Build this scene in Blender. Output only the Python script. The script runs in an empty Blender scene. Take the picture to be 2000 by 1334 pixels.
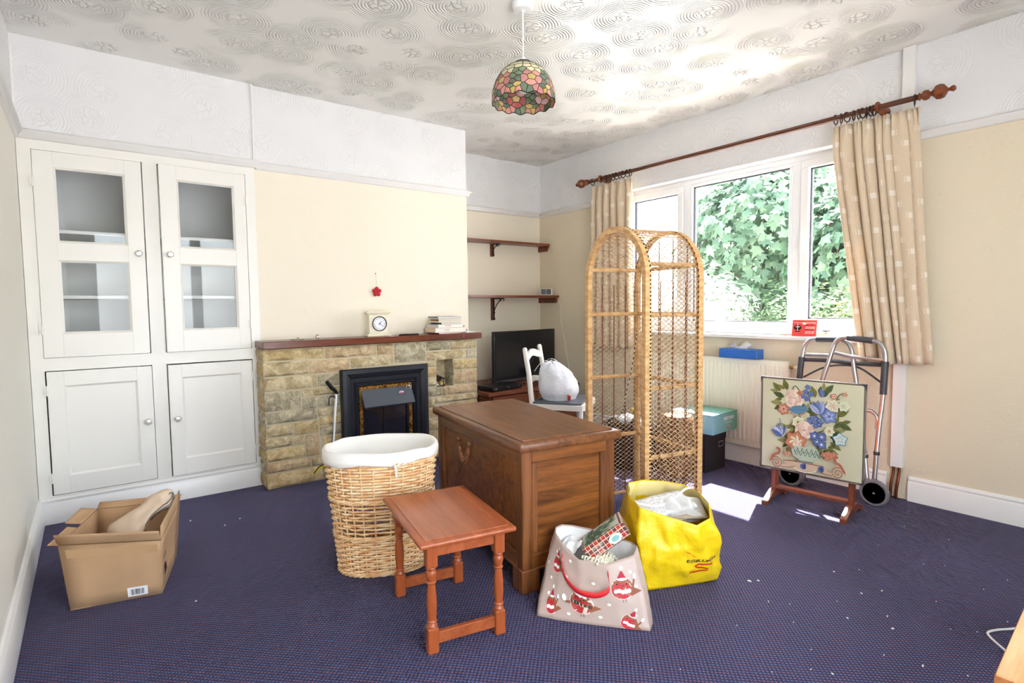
import bpy, bmesh, math, random
from mathutils import Vector, Matrix, noise
sc = bpy.context.scene
C = sc.collection
PI = math.pi
def hyp(x, y): return math.sqrt(x*x + y*y)

# ------------------------------------------------------------------ camera
cam_d = bpy.data.cameras.new('camera'); cam = bpy.data.objects.new('camera', cam_d); C.objects.link(cam)
cam_d.sensor_width = 36.0; cam_d.lens = 1091.4/2000*36.0; cam_d.clip_start = 0.02; cam_d.clip_end = 200
_r = Vector((0.79717256, -0.6036462, -0.01127713)); _u = Vector((0.04716253, 0.04363955, 0.99793351)); _f = Vector((0.60190664, 0.79605707, -0.06325774))
_m = Matrix((( _r.x, _u.x, -_f.x, .2483), (_r.y, _u.y, -_f.y, -3.6997), (_r.z, _u.z, -_f.z, 1.0962), (0, 0, 0, 1)))
cam.matrix_world = _m
sc.camera = cam
# ------------------------------------------------------------------ world, sun, flash, exposure
w = bpy.data.worlds.new('world'); sc.world = w; w.use_nodes = True
nt = w.node_tree; nt.nodes.clear()
wo = nt.nodes.new('ShaderNodeOutputWorld'); bg = nt.nodes.new('ShaderNodeBackground'); sky = nt.nodes.new('ShaderNodeTexSky')
sky.sky_type = 'NISHITA'; sky.sun_disc = False; sky.sun_elevation = math.radians(57); sky.sun_rotation = math.radians(68)
sky.air_density = 1.0; sky.dust_density = 3.0; sky.ozone_density = 1.0
mixw = nt.nodes.new('ShaderNodeMix'); mixw.data_type = 'RGBA'; mixw.inputs[0].default_value = .55
mixw.inputs[7].default_value = (5.2, 5.4, 5.6, 1)
nt.links.new(sky.outputs[0], mixw.inputs[6]); nt.links.new(mixw.outputs[2], bg.inputs[0])
bg.inputs[1].default_value = 1.9; nt.links.new(bg.outputs[0], wo.inputs[0])
sun_d = bpy.data.lights.new('sun', 'SUN'); sun_d.energy = 56; sun_d.angle = math.radians(.6); sun_d.color = (1, .98, .95)
sun = bpy.data.objects.new('sun', sun_d); C.objects.link(sun)
sun.rotation_euler = Vector((-.6, -.24, -1)).to_track_quat('-Z', 'Y').to_euler()
# the photographer's flash, bounced off the ceiling
fl_d = bpy.data.lights.new('flash', 'SPOT'); fl_d.energy = 520; fl_d.spot_size = math.radians(20); fl_d.spot_blend = 1.0; fl_d.shadow_soft_size = .06
fl_d.color = (1, .985, .96)
fl = bpy.data.objects.new('flash', fl_d); C.objects.link(fl); fl.location = (.40, -3.78, 1.25)
fl.rotation_euler = (Vector((2.18, -1.99, 2.45)) - Vector(fl.location)).to_track_quat('-Z', 'Y').to_euler()
# portal in the window opening
pt_d = bpy.data.lights.new('portal', 'AREA'); pt_d.shape = 'RECTANGLE'; pt_d.size = 1.95; pt_d.size_y = 1.12; pt_d.cycles.is_portal = True
pt = bpy.data.objects.new('portal', pt_d); C.objects.link(pt); pt.location = (4.06, -1.44, 1.46); pt.rotation_euler = (0, math.radians(90), 0)
pt.rotation_euler = Vector((-1, 0, 0)).to_track_quat('-Z', 'Y').to_euler()
# portal in the added fill doors behind the camera
pd_d = bpy.data.lights.new('portal_fill_doors', 'AREA'); pd_d.shape = 'RECTANGLE'; pd_d.size = 2.2; pd_d.size_y = 2.1; pd_d.cycles.is_portal = True
pd = bpy.data.objects.new('portal_fill_doors', pd_d); C.objects.link(pd); pd.location = (1.25, -4.44, 1.07); pd.rotation_euler = Vector((0, 1, 0)).to_track_quat('-Z', 'Y').to_euler()
sc.view_settings.view_transform = 'Standard'; sc.view_settings.look = 'None'; sc.view_settings.exposure = 0.37; sc.view_settings.gamma = 1.0
sc.view_settings.use_curve_mapping = False
sc.cycles.use_denoising = True
sc.cycles.max_bounces = 6; sc.cycles.diffuse_bounces = 4; sc.cycles.glossy_bounces = 2; sc.cycles.transparent_max_bounces = 8
sc.cycles.use_adaptive_sampling = True; sc.cycles.adaptive_threshold = .07; sc.cycles.adaptive_min_samples = 16
sc.cycles.sample_clamp_indirect = 6.0

# ------------------------------------------------------------------ materials
def S(r, g, b):
    f = lambda c: (c/255/12.92) if c <= 10.3 else ((c/255+.055)/1.055)**2.4
    return (f(r), f(g), f(b), 1)
MATS = {}
class N:
    def __init__(s, name):
        s.m = bpy.data.materials.new(name); s.m.use_nodes = True; s.t = s.m.node_tree
        s.b = s.t.nodes['Principled BSDF']; s.out = s.t.nodes['Material Output']
        MATS[name] = s.m
    def n(s, typ, **kw):
        x = s.t.nodes.new('ShaderNode' + typ)
        for k, v in kw.items(): setattr(x, k, v)
        return x
    def l(s, a, b): s.t.links.new(a, b)
    def set(s, **kw):
        mp = dict(col='Base Color', rough='Roughness', metal='Metallic', spec='Specular IOR Level', trans='Transmission Weight', ior='IOR', alpha='Alpha', coat='Coat Weight', sheen='Sheen Weight', sss='Subsurface Weight')
        for k, v in kw.items(): s.b.inputs[mp[k]].default_value = v
        return s
    def coord(s, kind='Object', scale=(1, 1, 1), rot=(0, 0, 0)):
        c = s.n('TexCoord'); m = s.n('Mapping'); m.inputs['Scale'].default_value = scale; m.inputs['Rotation'].default_value = rot
        s.l(c.outputs[kind], m.inputs[0]); return m.outputs[0]
    def noise(s, vec, scale, detail=3, rough=.5, dist=0):
        x = s.n('TexNoise'); x.inputs['Scale'].default_value = scale; x.inputs['Detail'].default_value = detail; x.inputs['Roughness'].default_value = rough; x.inputs['Distortion'].default_value = dist
        s.l(vec, x.inputs['Vector']); return x.outputs[0]
    def math(s, op, a, b=None, clamp=False):
        x = s.n('Math', operation=op, use_clamp=clamp)
        for i, v in enumerate((a, b)):
            if v is None: continue
            if isinstance(v, (int, float)): x.inputs[i].default_value = v
            else: s.l(v, x.inputs[i])
        return x.outputs[0]
    def ramp(s, fac, stops):
        x = s.n('ValToRGB'); e = x.color_ramp.elements
        while len(e) < len(stops): e.new(.5)
        for i, (p, c) in enumerate(stops): e[i].position = p; e[i].color = c
        s.l(fac, x.inputs[0]); return x.outputs[0]
    def mix(s, fac, a, b):
        x = s.n('Mix', data_type='RGBA')
        if isinstance(fac, (int, float)): x.inputs[0].default_value = fac
        else: s.l(fac, x.inputs[0])
        for i, v in ((6, a), (7, b)):
            if isinstance(v, tuple): x.inputs[i].default_value = v
            else: s.l(v, x.inputs[i])
        return x.outputs[2]
    def bump(s, h, strength=.3, dist=.01):
        x = s.n('Bump'); x.inputs['Strength'].default_value = strength; x.inputs['Distance'].default_value = dist
        s.l(h, x.inputs['Height']); s.l(x.outputs[0], s.b.inputs['Normal']); return s
    def color(s, c): s.l(c, s.b.inputs['Base Color']); return s
def plain(name, col, rough=.5, metal=0, bump=None, vary=0, **kw):
    k = N(name); k.set(col=col, rough=rough, metal=metal, **kw)
    v = k.coord()
    if vary:
        dk = tuple(c*(1-vary) for c in col[:3]) + (1,)
        k.color(k.ramp(k.noise(v, 9, 4), [(.3, dk), (.7, col)]))
    if bump: k.bump(k.noise(v, bump[0], 4), bump[1], bump[2] if len(bump) > 2 else .004)
    return k.m
def wood(name, c1, c2, scale=1, axis='X', rough=.35, bump=.15, ring=6.0):
    k = N(name); st = {'X': (.35, 5, 5), 'Y': (5, .35, 5), 'Z': (5, 5, .35)}[axis]
    v = k.coord(scale=tuple(a*scale for a in st))
    g = k.noise(v, ring, 6, .6, .9); fine = k.noise(v, ring*9, 3, .6)
    h = k.math('ADD', k.math('MULTIPLY', g, .75), k.math('MULTIPLY', fine, .25))
    k.color(k.ramp(h, [(.34, c1), (.5, tuple((a+b)/2 for a, b in zip(c1, c2))), (.66, c2)])); k.set(rough=rough)
    k.bump(h, bump, .002); return k.m

def swirl(k, vec, scale):
    """embossed roses with fans of rings around them"""
    v = k.n('TexVoronoi', voronoi_dimensions='2D', feature='F1'); v.inputs['Scale'].default_value = scale; v.inputs['Randomness'].default_value = .7
    k.l(vec, v.inputs['Vector']); d = v.outputs['Distance']
    wob = k.noise(vec, scale*1.2, 2)
    rings = k.math('SINE', k.math('ADD', k.math('MULTIPLY', d, 118), k.math('MULTIPLY', wob, 9)))
    part = k.n('MapRange', interpolation_type='SMOOTHSTEP'); k.l(k.noise(vec, scale*.8, 1), part.inputs[0]); part.inputs[1].default_value = .34; part.inputs[2].default_value = .50
    m1 = k.n('MapRange', interpolation_type='SMOOTHSTEP'); k.l(d, m1.inputs[0]); m1.inputs[1].default_value = .15; m1.inputs[2].default_value = .24
    m2 = k.n('MapRange', interpolation_type='SMOOTHSTEP'); k.l(d, m2.inputs[0]); m2.inputs[1].default_value = .66; m2.inputs[2].default_value = .44
    rings = k.math('MULTIPLY', k.math('MULTIPLY', rings, m1.outputs[0]), k.math('MULTIPLY', m2.outputs[0], part.outputs[0]))
    v2 = k.n('TexVoronoi', voronoi_dimensions='2D', feature='DISTANCE_TO_EDGE'); v2.inputs['Scale'].default_value = scale*8
    vd = k.n('VectorMath', operation='ADD'); k.l(vec, vd.inputs[0])
    nv = k.n('TexNoise'); nv.inputs['Scale'].default_value = scale*5; k.l(vec, nv.inputs['Vector'])
    ns = k.n('VectorMath', operation='SCALE'); k.l(nv.outputs[1], ns.inputs[0]); ns.inputs['Scale'].default_value = .25/scale; k.l(ns.outputs[0], vd.inputs[1])
    k.l(vd.outputs[0], v2.inputs['Vector'])
    scr = k.n('MapRange'); k.l(v2.outputs['Distance'], scr.inputs[0]); scr.inputs[1].default_value = .14; scr.inputs[2].default_value = .02
    m3 = k.n('MapRange', interpolation_type='SMOOTHSTEP'); k.l(d, m3.inputs[0]); m3.inputs[1].default_value = .24; m3.inputs[2].default_value = .15
    rose = k.math('MULTIPLY', scr.outputs[0], m3.outputs[0])
    return rings, rose
def ceiling_mat():
    k = N('artex_ceiling'); k.set(col=S(243, 240, 234), rough=.55, spec=.35)
    vec = k.coord(); rings, rose = swirl(k, vec, 3.7)
    h = k.math('ADD', k.math('MULTIPLY', rings, .55), k.math('MULTIPLY', rose, 1.6))
    k.bump(h, 1.0, .006); return k.m
def frieze_wall(name, axis, low, zsplit):
    """wall: painted woodchip below the picture rail, white embossed paper above it"""
    k = N(name); vec = k.coord(); sep = k.n('SeparateXYZ'); k.l(vec, sep.inputs[0])
    cmb = k.n('CombineXYZ'); k.l(sep.outputs[0 if axis == 'x' else 1], cmb.inputs[0]); k.l(sep.outputs[2], cmb.inputs[1])
    top = k.math('GREATER_THAN', sep.outputs[2], zsplit)
    k.color(k.mix(top, low, S(234, 233, 232))); k.set(rough=.6, spec=.3)
    rings, rose = swirl(k, cmb.outputs[0], 3.6)
    emb = k.math('ADD', k.math('MULTIPLY', rings, .35), k.math('MULTIPLY', rose, 1.0))
    chips = k.n('MapRange'); k.l(k.noise(vec, 95, 2), chips.inputs[0]); chips.inputs[1].default_value = .62; chips.inputs[2].default_value = .74
    low_h = k.math('ADD', k.math('MULTIPLY', chips.outputs[0], .5), k.math('MULTIPLY', k.noise(vec, 14, 3), .8))
    mh = k.n('Mix'); k.l(top, mh.inputs[0]); k.l(low_h, mh.inputs[2]); k.l(emb, mh.inputs[3])
    k.bump(mh.outputs[0], .5, .004); return k.m
def carpet_mat():
    k = N('carpet'); vec = k.coord(rot=(0, 0, math.radians(0))); sep = k.n('SeparateXYZ'); k.l(vec, sep.inputs[0])
    P = .0165
    a = k.math('SINE', k.math('MULTIPLY', sep.outputs[0], 2*PI/P)); b = k.math('SINE', k.math('MULTIPLY', sep.outputs[1], 2*PI/P))
    dot = k.math('MULTIPLY', a, b)
    mr = k.n('MapRange'); k.l(dot, mr.inputs[0]); mr.inputs[1].default_value = .15; mr.inputs[2].default_value = .55
    a2 = k.math('SINE', k.math('MULTIPLY', k.math('ADD', sep.outputs[0], sep.outputs[1]), PI/P))
    alt = k.math('GREATER_THAN', a2, 0)
    c1 = k.mix(alt, S(134, 86, 114), S(94, 100, 152))
    fz = k.noise(vec, 420, 2)
    base = k.ramp(fz, [(.3, S(28, 30, 60)), (.7, S(52, 55, 96))])
    col = k.mix(k.math('MULTIPLY', mr.outputs[0], .8), base, c1)
    big = k.ramp(k.noise(vec, 1.1, 3), [(.35, (.86, .86, .86, 1)), (.65, (1.12, 1.12, 1.12, 1))])
    mm = k.n('Mix', data_type='RGBA', blend_type='MULTIPLY'); mm.inputs[0].default_value = 1; k.l(col, mm.inputs[6]); k.l(big, mm.inputs[7])
    k.color(mm.outputs[2]); k.set(rough=.9, spec=.2, sheen=.12)
    k.bump(k.math('ADD', dot, k.math('MULTIPLY', fz, .8)), .6, .004); return k.m
def glass_mat(name, tint=(1, 1, 1, 1), refl=.06):
    k = N(name); k.t.nodes.remove(k.b)
    tr = k.n('BsdfTransparent'); tr.inputs[0].default_value = tint; gl = k.n('BsdfGlossy'); gl.inputs['Roughness'].default_value = .02
    fr = k.n('LayerWeight'); fr.inputs[0].default_value = .5
    fac = k.math('ADD', k.math('MULTIPLY', k.math('POWER', fr.outputs['Facing'], 5), .8), refl*.6)
    mx = k.n('MixShader'); k.l(fac, mx.inputs[0]); k.l(tr.outputs[0], mx.inputs[1]); k.l(gl.outputs[0], mx.inputs[2]); k.l(mx.outputs[0], k.out.inputs[0])
    return k.m
def attr_mat(name, rough=.6, spec=.4, bump=None):
    """flat print and dyed pieces: colour comes from the mesh's own colour attribute"""
    k = N(name); a = k.n('Attribute', attribute_name='Col'); k.l(a.outputs[0], k.b.inputs['Base Color']); k.set(rough=rough, spec=spec)
    if bump: k.bump(k.noise(k.coord(), bump[0], 3), bump[1], .003)
    return k.m
ZR = 1.965
M_ceil = ceiling_mat()
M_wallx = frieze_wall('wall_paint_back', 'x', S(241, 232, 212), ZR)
M_wally = frieze_wall('wall_paint_side_shaded', 'y', S(226, 213, 187), ZR)  # same beige paint, darkened so the colour carries the wall's weaker light
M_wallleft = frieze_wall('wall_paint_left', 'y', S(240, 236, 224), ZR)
M_gloss = plain('white_gloss_paint', S(240, 238, 234), .28, bump=(30, .05, .002))
M_cupb = plain('cream_gloss_paint', S(244, 241, 233), .3, bump=(22, .08, .003))
M_inside = plain('cupboard_inside_paint', S(250, 250, 248), .6)
M_carpet = carpet_mat()
M_upvc = plain('white_upvc', S(246, 246, 246), .25)
M_gasket = plain('black_gasket', S(22, 22, 34), .6)
M_glass = glass_mat('window_glass')
M_cglass = glass_mat('cabinet_glass', (.97, .98, .98, 1))
M_mahog = wood('mahogany_gloss', S(78, 36, 22), S(128, 66, 42), 1.4, 'X', .25, .08)
M_mahog_y = wood('mahogany_pole', S(66, 34, 24), S(108, 60, 40), 1.4, 'Y', .25, .08)
M_shelf = wood('red_brown_shelf', S(96, 48, 30), S(140, 78, 50), 1.4, 'X', .3, .08)
M_oak = wood('dark_oak', S(80, 46, 24), S(140, 88, 50), 1.3, 'Y', .3, .2, 5)
M_oak_z = wood('dark_oak_upright', S(82, 46, 22), S(146, 90, 48), 1.3, 'Z', .34, .2, 5)
M_oak_x = wood('dark_oak_panel', S(78, 42, 18), S(152, 92, 42), 1.2, 'X', .3, .2, 5)
M_cherry = wood('cherry_stain', S(146, 70, 36), S(180, 98, 56), 1.2, 'Y', .25, .06, 4)
M_cherry_z = wood('cherry_stain_leg', S(150, 70, 32), S(182, 96, 50), 1.2, 'Z', .28, .06, 4)
M_brass = plain('brass', S(190, 140, 60), .3, 1.0)
M_chrome = plain('chrome', S(205, 205, 205), .15, 1.0)
M_alu = plain('aluminium_tube', S(196, 198, 202), .28, 1.0)
M_greypl = plain('grey_plastic', S(66, 68, 74), .45)
M_black = plain('black_plastic', S(16, 16, 18), .35)
M_blackmat = plain('black_cast', S(34, 36, 42), .42, spec=.4, bump=(60, .05, .002))
M_white = plain('white_plastic', S(240, 240, 238), .4)
M_print = attr_mat('printed_ink', .55)
M_copper = plain('copper_pipe', S(150, 88, 60), .35, 1.0)
# ------------------------------------------------------------------ mesh helpers
_boxcache = {}
def _rbox(b, sx, sy, sz, seg):
    key = (round(b, 5), round(sx, 5), round(sy, 5), round(sz, 5), seg)
    if key not in _boxcache:
        bm = bmesh.new(); bmesh.ops.create_cube(bm, size=1); bmesh.ops.scale(bm, vec=(sx, sy, sz), verts=bm.verts)
        if b > 0: bmesh.ops.bevel(bm, geom=list(bm.edges), offset=min(b, .49*min(sx, sy, sz)), segments=seg, profile=.5, affect='EDGES')
        bm.verts.index_update()
        _boxcache[key] = ([v.co.copy() for v in bm.verts], [[v.index for v in f.verts] for f in bm.faces]); bm.free()
    return _boxcache[key]
class B:
    """collects shapes into one mesh"""
    def __init__(s): s.v = []; s.f = []; s.c = []; s.uv = None; s.mi = []; s.cm = 0
    def add(s, vs, fs, col=None):
        o = len(s.v); s.v += [tuple(v) for v in vs]; s.f += [[i+o for i in f] for f in fs]; s.c += [col]*len(fs); s.mi += [s.cm]*len(fs); return s
    def box(s, c, size, b=0, rot=None, seg=1, col=None):
        vs, fs = _rbox(b, *size, seg); c = Vector(c)
        R = None
        if rot is not None: R = Matrix.Rotation(rot, 3, 'Z') if isinstance(rot, (int, float)) else rot
        return s.add([(R @ v if R else v) + c for v in vs], fs, col)
    def bb(s, x0, x1, y0, y1, z0, z1, b=0, seg=1, col=None): return s.box(((x0+x1)/2, (y0+y1)/2, (z0+z1)/2), (x1-x0, y1-y0, z1-z0), b, None, seg, col)
    def tube(s, pts, r, n=8, cap=True, col=None, closed=False):
        pts = [Vector(p) for p in pts]; L = len(pts); rs = r if isinstance(r, (list, tuple)) else [r]*L
        vs = []; fs = []; up = None
        for i, p in enumerate(pts):
            a = pts[(i-1) % L] if (i > 0 or closed) else p; c = pts[(i+1) % L] if (i < L-1 or closed) else p
            t = (c-a).normalized() if (c-a).length > 1e-9 else Vector((0, 0, 1))
            if up is None: up = t.orthogonal().normalized()
            up = (up - t*up.dot(t)); up = up.normalized() if up.length > 1e-6 else t.orthogonal().normalized()
            w_ = t.cross(up)
            for k in range(n):
                a_ = 2*PI*k/n; vs.append(p + (up*math.cos(a_) + w_*math.sin(a_))*rs[i])
        for i in range(L if closed else L-1):
            j = (i+1) % L
            for k in range(n): fs.append([i*n+k, i*n+(k+1) % n, j*n+(k+1) % n, j*n+k])
        if cap and not closed: fs.append(list(range(n))[::-1]); fs.append([(L-1)*n+k for k in range(n)])
        return s.add(vs, fs, col)
    def cyl(s, a, b, r, n=16, r2=None, col=None): return s.tube([a, b], [r, r if r2 is None else r2], n, col=col)
    def lathe(s, prof, n=24, c=(0, 0, 0), axis='Z', col=None):
        """prof: (radius, height) list"""
        vs = []; fs = []; c = Vector(c)
        for r, h in prof:
            for k in range(n):
                a = 2*PI*k/n; x, y = r*math.cos(a), r*math.sin(a)
                vs.append(c + (Vector((x, y, h)) if axis == 'Z' else Vector((x, h, y)) if axis == 'Y' else Vector((h, x, y))))
        L = len(prof)
        for i in range(L-1):
            for k in range(n): fs.append([i*n+k, i*n+(k+1) % n, (i+1)*n+(k+1) % n, (i+1)*n+k])
        if prof[0][0] > 1e-5: fs.append([k for k in range(n)][::-1])
        if prof[-1][0] > 1e-5: fs.append([(L-1)*n+k for k in range(n)])
        return s.add(vs, fs, col)
    def grid(s, fn, nu, nv, col=None, wrap=False):
        """fn(u, v) in 0..1 -> point"""
        vs = [fn(i/nu, j/nv) for j in range(nv+1) for i in range(nu + (0 if wrap else 1))]
        W_ = nu if wrap else nu+1; fs = []
        for j in range(nv):
            for i in range(nu): fs.append([j*W_+i, j*W_+(i+1) % W_, (j+1)*W_+(i+1) % W_, (j+1)*W_+i])
        return s.add(vs, fs, col)
    def prism(s, poly, d0, d1, axis='Z', col=None):
        """extrude a 2D polygon along an axis; poly coordinates are the two other axes in order"""
        n = len(poly)
        P_ = lambda p, d: {'Z': (p[0], p[1], d), 'Y': (p[0], d, p[1]), 'X': (d, p[0], p[1])}[axis]
        vs = [P_(p, d0) for p in poly] + [P_(p, d1) for p in poly]
        fs = [list(range(n))[::-1], list(range(n, 2*n))] + [[i, (i+1) % n, (i+1) % n+n, i+n] for i in range(n)]
        return s.add(vs, fs, col)
    def ball(s, c, r, n=12, m=8, sc_=(1, 1, 1), col=None):
        c = Vector(c)
        return s.grid(lambda u, v: c + Vector((r*sc_[0]*math.sin(PI*v)*math.cos(2*PI*u), r*sc_[1]*math.sin(PI*v)*math.sin(2*PI*u), -r*sc_[2]*math.cos(PI*v))), n, m, col, True)
    def xf(s, M_): s.v = [tuple(M_ @ Vector(v)) for v in s.v]; return s
    def build(s, name, mat, parent=None, smooth=35, fixn=True):
        me = bpy.data.meshes.new(name); me.from_pydata(s.v, [], s.f)
        for m in (mat if isinstance(mat, (list, tuple)) else [mat]): me.materials.append(m)
        if any(s.mi): me.polygons.foreach_set('material_index', s.mi)
        if any(c is not None for c in s.c):
            a = me.color_attributes.new('Col', 'FLOAT_COLOR', 'CORNER'); d = []
            for f, c in zip(s.f, s.c): d += list(c or (1, 1, 1, 1))*len(f)
            a.data.foreach_set('color', d)
        if fixn:
            bm = bmesh.new(); bm.from_mesh(me); bmesh.ops.recalc_face_normals(bm, faces=bm.faces); bm.to_mesh(me); bm.free()
        if smooth:
            me.polygons.foreach_set('use_smooth', [True]*len(me.polygons))
            me.set_sharp_from_angle(angle=math.radians(smooth))
        o = bpy.data.objects.new(name, me); C.objects.link(o)
        if parent is not None: o.parent = parent
        return o
def tag(o, label=None, cat=None, group=None, kind=None):
    if label: o['label'] = label
    if cat: o['category'] = cat
    if group: o['group'] = group
    if kind: o['kind'] = kind
    return o
def thing(name, label, cat, loc=(0, 0, 0), rz=0, group=None):
    o = bpy.data.objects.new(name, None); C.objects.link(o); o.empty_display_size = .1
    o.location = loc; o.rotation_euler = (0, 0, rz); return tag(o, label, cat, group)
def structure(o): o['kind'] = 'structure'; return o
def catmull(pts, k=6, closed=False):
    pts = [Vector(p) for p in pts]; n = len(pts); out = []
    for i in range(n if closed else n-1):
        g = lambda j: pts[j % n] if closed else pts[max(0, min(n-1, j))]
        p0, p1, p2, p3 = g(i-1), g(i), g(i+1), g(i+2)
        for t in range(k):
            t /= k; out.append(.5*((2*p1) + (p2-p0)*t + (2*p0-5*p1+4*p2-p3)*t*t + (3*p1-p0-3*p2+p3)*t**3))
    if not closed: out.append(pts[-1])
    return out
_fontcache = {}
def text_geo(txt, size=1.0, shear=0, bold=0, width=None):
    cu = bpy.data.curves.new('t', 'FONT'); cu.body = txt; cu.size = size; cu.shear = shear; cu.offset = bold; cu.align_x = 'CENTER'; cu.align_y = 'CENTER'; cu.resolution_u = 2
    o = bpy.data.objects.new('t', cu); C.objects.link(o); dg = bpy.context.evaluated_depsgraph_get(); me = o.evaluated_get(dg).to_mesh()
    vs = [v.co.copy() for v in me.vertices]; fs = [list(p.vertices) for p in me.polygons]
    o.evaluated_get(dg).to_mesh_clear(); bpy.data.objects.remove(o); bpy.data.curves.remove(cu)
    if width and vs:
        k = width/max(1e-6, max(v.x for v in vs)-min(v.x for v in vs)); vs = [Vector((v.x*k, v.y, 0)) for v in vs]
    return vs, fs
def disc2(cx, cy, rx, ry=None, n=14, rot=0):
    ry = rx if ry is None else ry
    return [(cx + rx*math.cos(2*PI*i/n)*math.cos(rot) - ry*math.sin(2*PI*i/n)*math.sin(rot), cy + rx*math.cos(2*PI*i/n)*math.sin(rot) + ry*math.sin(2*PI*i/n)*math.cos(rot)) for i in range(n)]
def wob(p, s, a, seed=0): return a*noise.noise(Vector(p)*s + Vector((seed*7.1, seed*3.3, seed*1.7)))

# ------------------------------------------------------------------ the room
W = 3.818; XB = 1.093; XC = 2.632; YB = .02; YA = .552; YR = -4.35; H = 2.45
def slab(name, x0, x1, y0, y1, z0, z1, mat): return structure(B().bb(x0, x1, y0, y1, z0, z1).build(name, mat, smooth=0))
slab('floor', -.1, 4.1, YR-.1, .66, -.1, 0, M_carpet)
slab('ceiling', -.1, 4.1, YR-.1, .66, H, H+.1, M_ceil)
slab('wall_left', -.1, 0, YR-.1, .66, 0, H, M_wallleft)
bw = B(); bw.bb(0, .15, YR-.1, YR, 0, H); bw.bb(2.35, 4.1, YR-.1, YR, 0, H); bw.bb(.15, 2.35, YR-.1, YR, 2.12, H); structure(bw.build('wall_rear', M_wallx, smooth=0))
# glazed doors added to the unseen rear wall, for frontal daylight fill
dr = structure(bpy.data.objects.new('added_fill_doors', None)); C.objects.link(dr)
b = B(); b.bb(.15, 2.35, YR-.08, YR-.02, 2.06, 2.12, .004); b.bb(.15, 2.35, YR-.08, YR-.02, 0, .03, .004)
for x in (.18, 2.32): b.bb(x-.03, x+.03, YR-.08, YR-.02, .03, 2.06, .004)
b.build('door_frame', M_upvc, dr)
for x0_, x1_ in ((.21, .73), (.73, 1.25), (1.25, 1.77), (1.77, 2.29)):
    b = B(); yy0, yy1 = YR-.07, YR-.03
    for (a, c, d, e) in ((x0_, x1_, .03, .15), (x0_, x1_, 1.98, 2.06), (x0_, x0_+.06, .15, 1.98), (x1_-.06, x1_, .15, 1.98)): b.bb(a, c, yy0, yy1, d, e, .003)
    lf = b.build('fill_door_leaf', M_upvc, dr); B().bb(x0_+.06, x1_-.06, YR-.052, YR-.048, .15, 1.98).build('pane', M_glass, lf, smooth=0)
# over the cupboards, then the chimney breast, then the alcove
slab('wall_over_cupboard', 0, XB, 0, .10, 1.95, H, M_wallx)
slab('wall_cupboard_back', 0, XB, .50, .60, 0, H, M_inside)
slab('wall_chimney_breast', XB, XC, YB, .60, 0, H, M_wallx)
slab('wall_alcove', XC, W+.1, YA, YA+.1, 0, H, M_wallx)
# window wall with its opening
WY0, WY1, WZ0, WZ1 = -2.42, -.45, .885, 2.03
bw = B(); x0, x1 = W, W+.26
bw.bb(x0, x1, WY1, YA, 0, H); bw.bb(x0, x1, YR, WY0, 0, H); bw.bb(x0, x1, WY0, WY1, 0, WZ0-.02); bw.bb(x0, x1, WY0, WY1, WZ1, H)
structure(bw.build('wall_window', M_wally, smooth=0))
# picture rails
RAILP = [(0, 0), (.012, 0), (.018, .006), (.020, .018), (.030, .026), (.034, .036), (.026, .044), (.010, .048), (0, .05)]
def rail(name, path, z):
    """path of wall points with the outward normals; the profile is swept along each run"""
    b = B()
    for (ax, ay, bx, by, nx, ny, e0, e1) in path:
        dx, dy = bx-ax, by-ay; L = hyp(dx, dy); dx /= L; dy /= L; vs = []
        n = len(RAILP)
        for t, e in ((0, -e0), (1, e1)):
            for (o, h) in RAILP:
                vs.append((ax+(bx-ax)*t + dx*e*o + nx*o, ay+(by-ay)*t + dy*e*o + ny*o, z+h))
        fs = [[i, (i+1) % n, (i+1) % n+n, i+n] for i in range(n)] + [list(range(n)), list(range(n, 2*n))[::-1]]
        b.add(vs, fs)
    return structure(b.build(name, M_gloss, smooth=50))
zr = 1.951
rail('trim_rail_left', [(0, YR, 0, 0, 1, 0, 0, -1)], zr)
rail('trim_rail_cupboard', [(0, 0, XB, 0, 0, -1, -1, 1), (XB, 0, XB, YB, 1, 0, 1, 0)], zr)
rail('trim_rail_breast', [(XB+.012, YB, XC, YB, 0, -1, 0, 1), (XC, YB, XC, YA, 1, 0, 1, -1)], zr-.004)
rail('trim_rail_alcove', [(XC, YA, W, YA, 0, -1, -1, -1)], zr)
rail('trim_rail_window_wall', [(W, YA, W, WY1+.06, -1, 0, -1, 0), (W, WY0-.03, W, YR, -1, 0, 0, 0)], zr)
# thin corner beads of the frieze paper
b = B()
for (x, y) in ((XB, -.004), (W-.003, YA-.003), (.004, -.003)): b.bb(x-.006, x+.006, y-.006, y+.006, zr+.05, H-.001, .003)
structure(b.build('trim_corner_beads', M_gloss))
# skirting boards
SK = [(0, 0), (.020, 0), (.020, .098), (.013, .112), (.016, .122), (.008, .134), (0, .136)]
def skirt(name, ax, ay, bx, by, nx, ny, mat=None, e0=0, e1=0):
    dx, dy = bx-ax, by-ay; L = hyp(dx, dy); dx /= L; dy /= L; n = len(SK); vs = []
    for t, e in ((0, -e0), (1, e1)):
        for (o, h) in SK: vs.append((ax+(bx-ax)*t + dx*e*o + nx*o, ay+(by-ay)*t + dy*e*o + ny*o, h))
    return structure(B().add(vs, [[i, (i+1) % n, (i+1) % n+n, i+n] for i in range(n)] + [list(range(n)), list(range(n, 2*n))[::-1]]).build(name, mat or M_gloss, smooth=30))
skirt('baseboard_left', 0, YR, 0, 0, 1, 0, e1=-1)
skirt('baseboard_cupboard', 0, 0, XB-.002, 0, 0, -1, e0=-1)
skirt('baseboard_alcove', XC, YA, W, YA, 0, -1, e0=-1, e1=-1)
skirt('baseboard_window_wall', W, YA, W, -2.495, -1, 0, e0=-1)
skirt('baseboard_window_wall_end', W, -2.60, W, YR, -1, 0)
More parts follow.
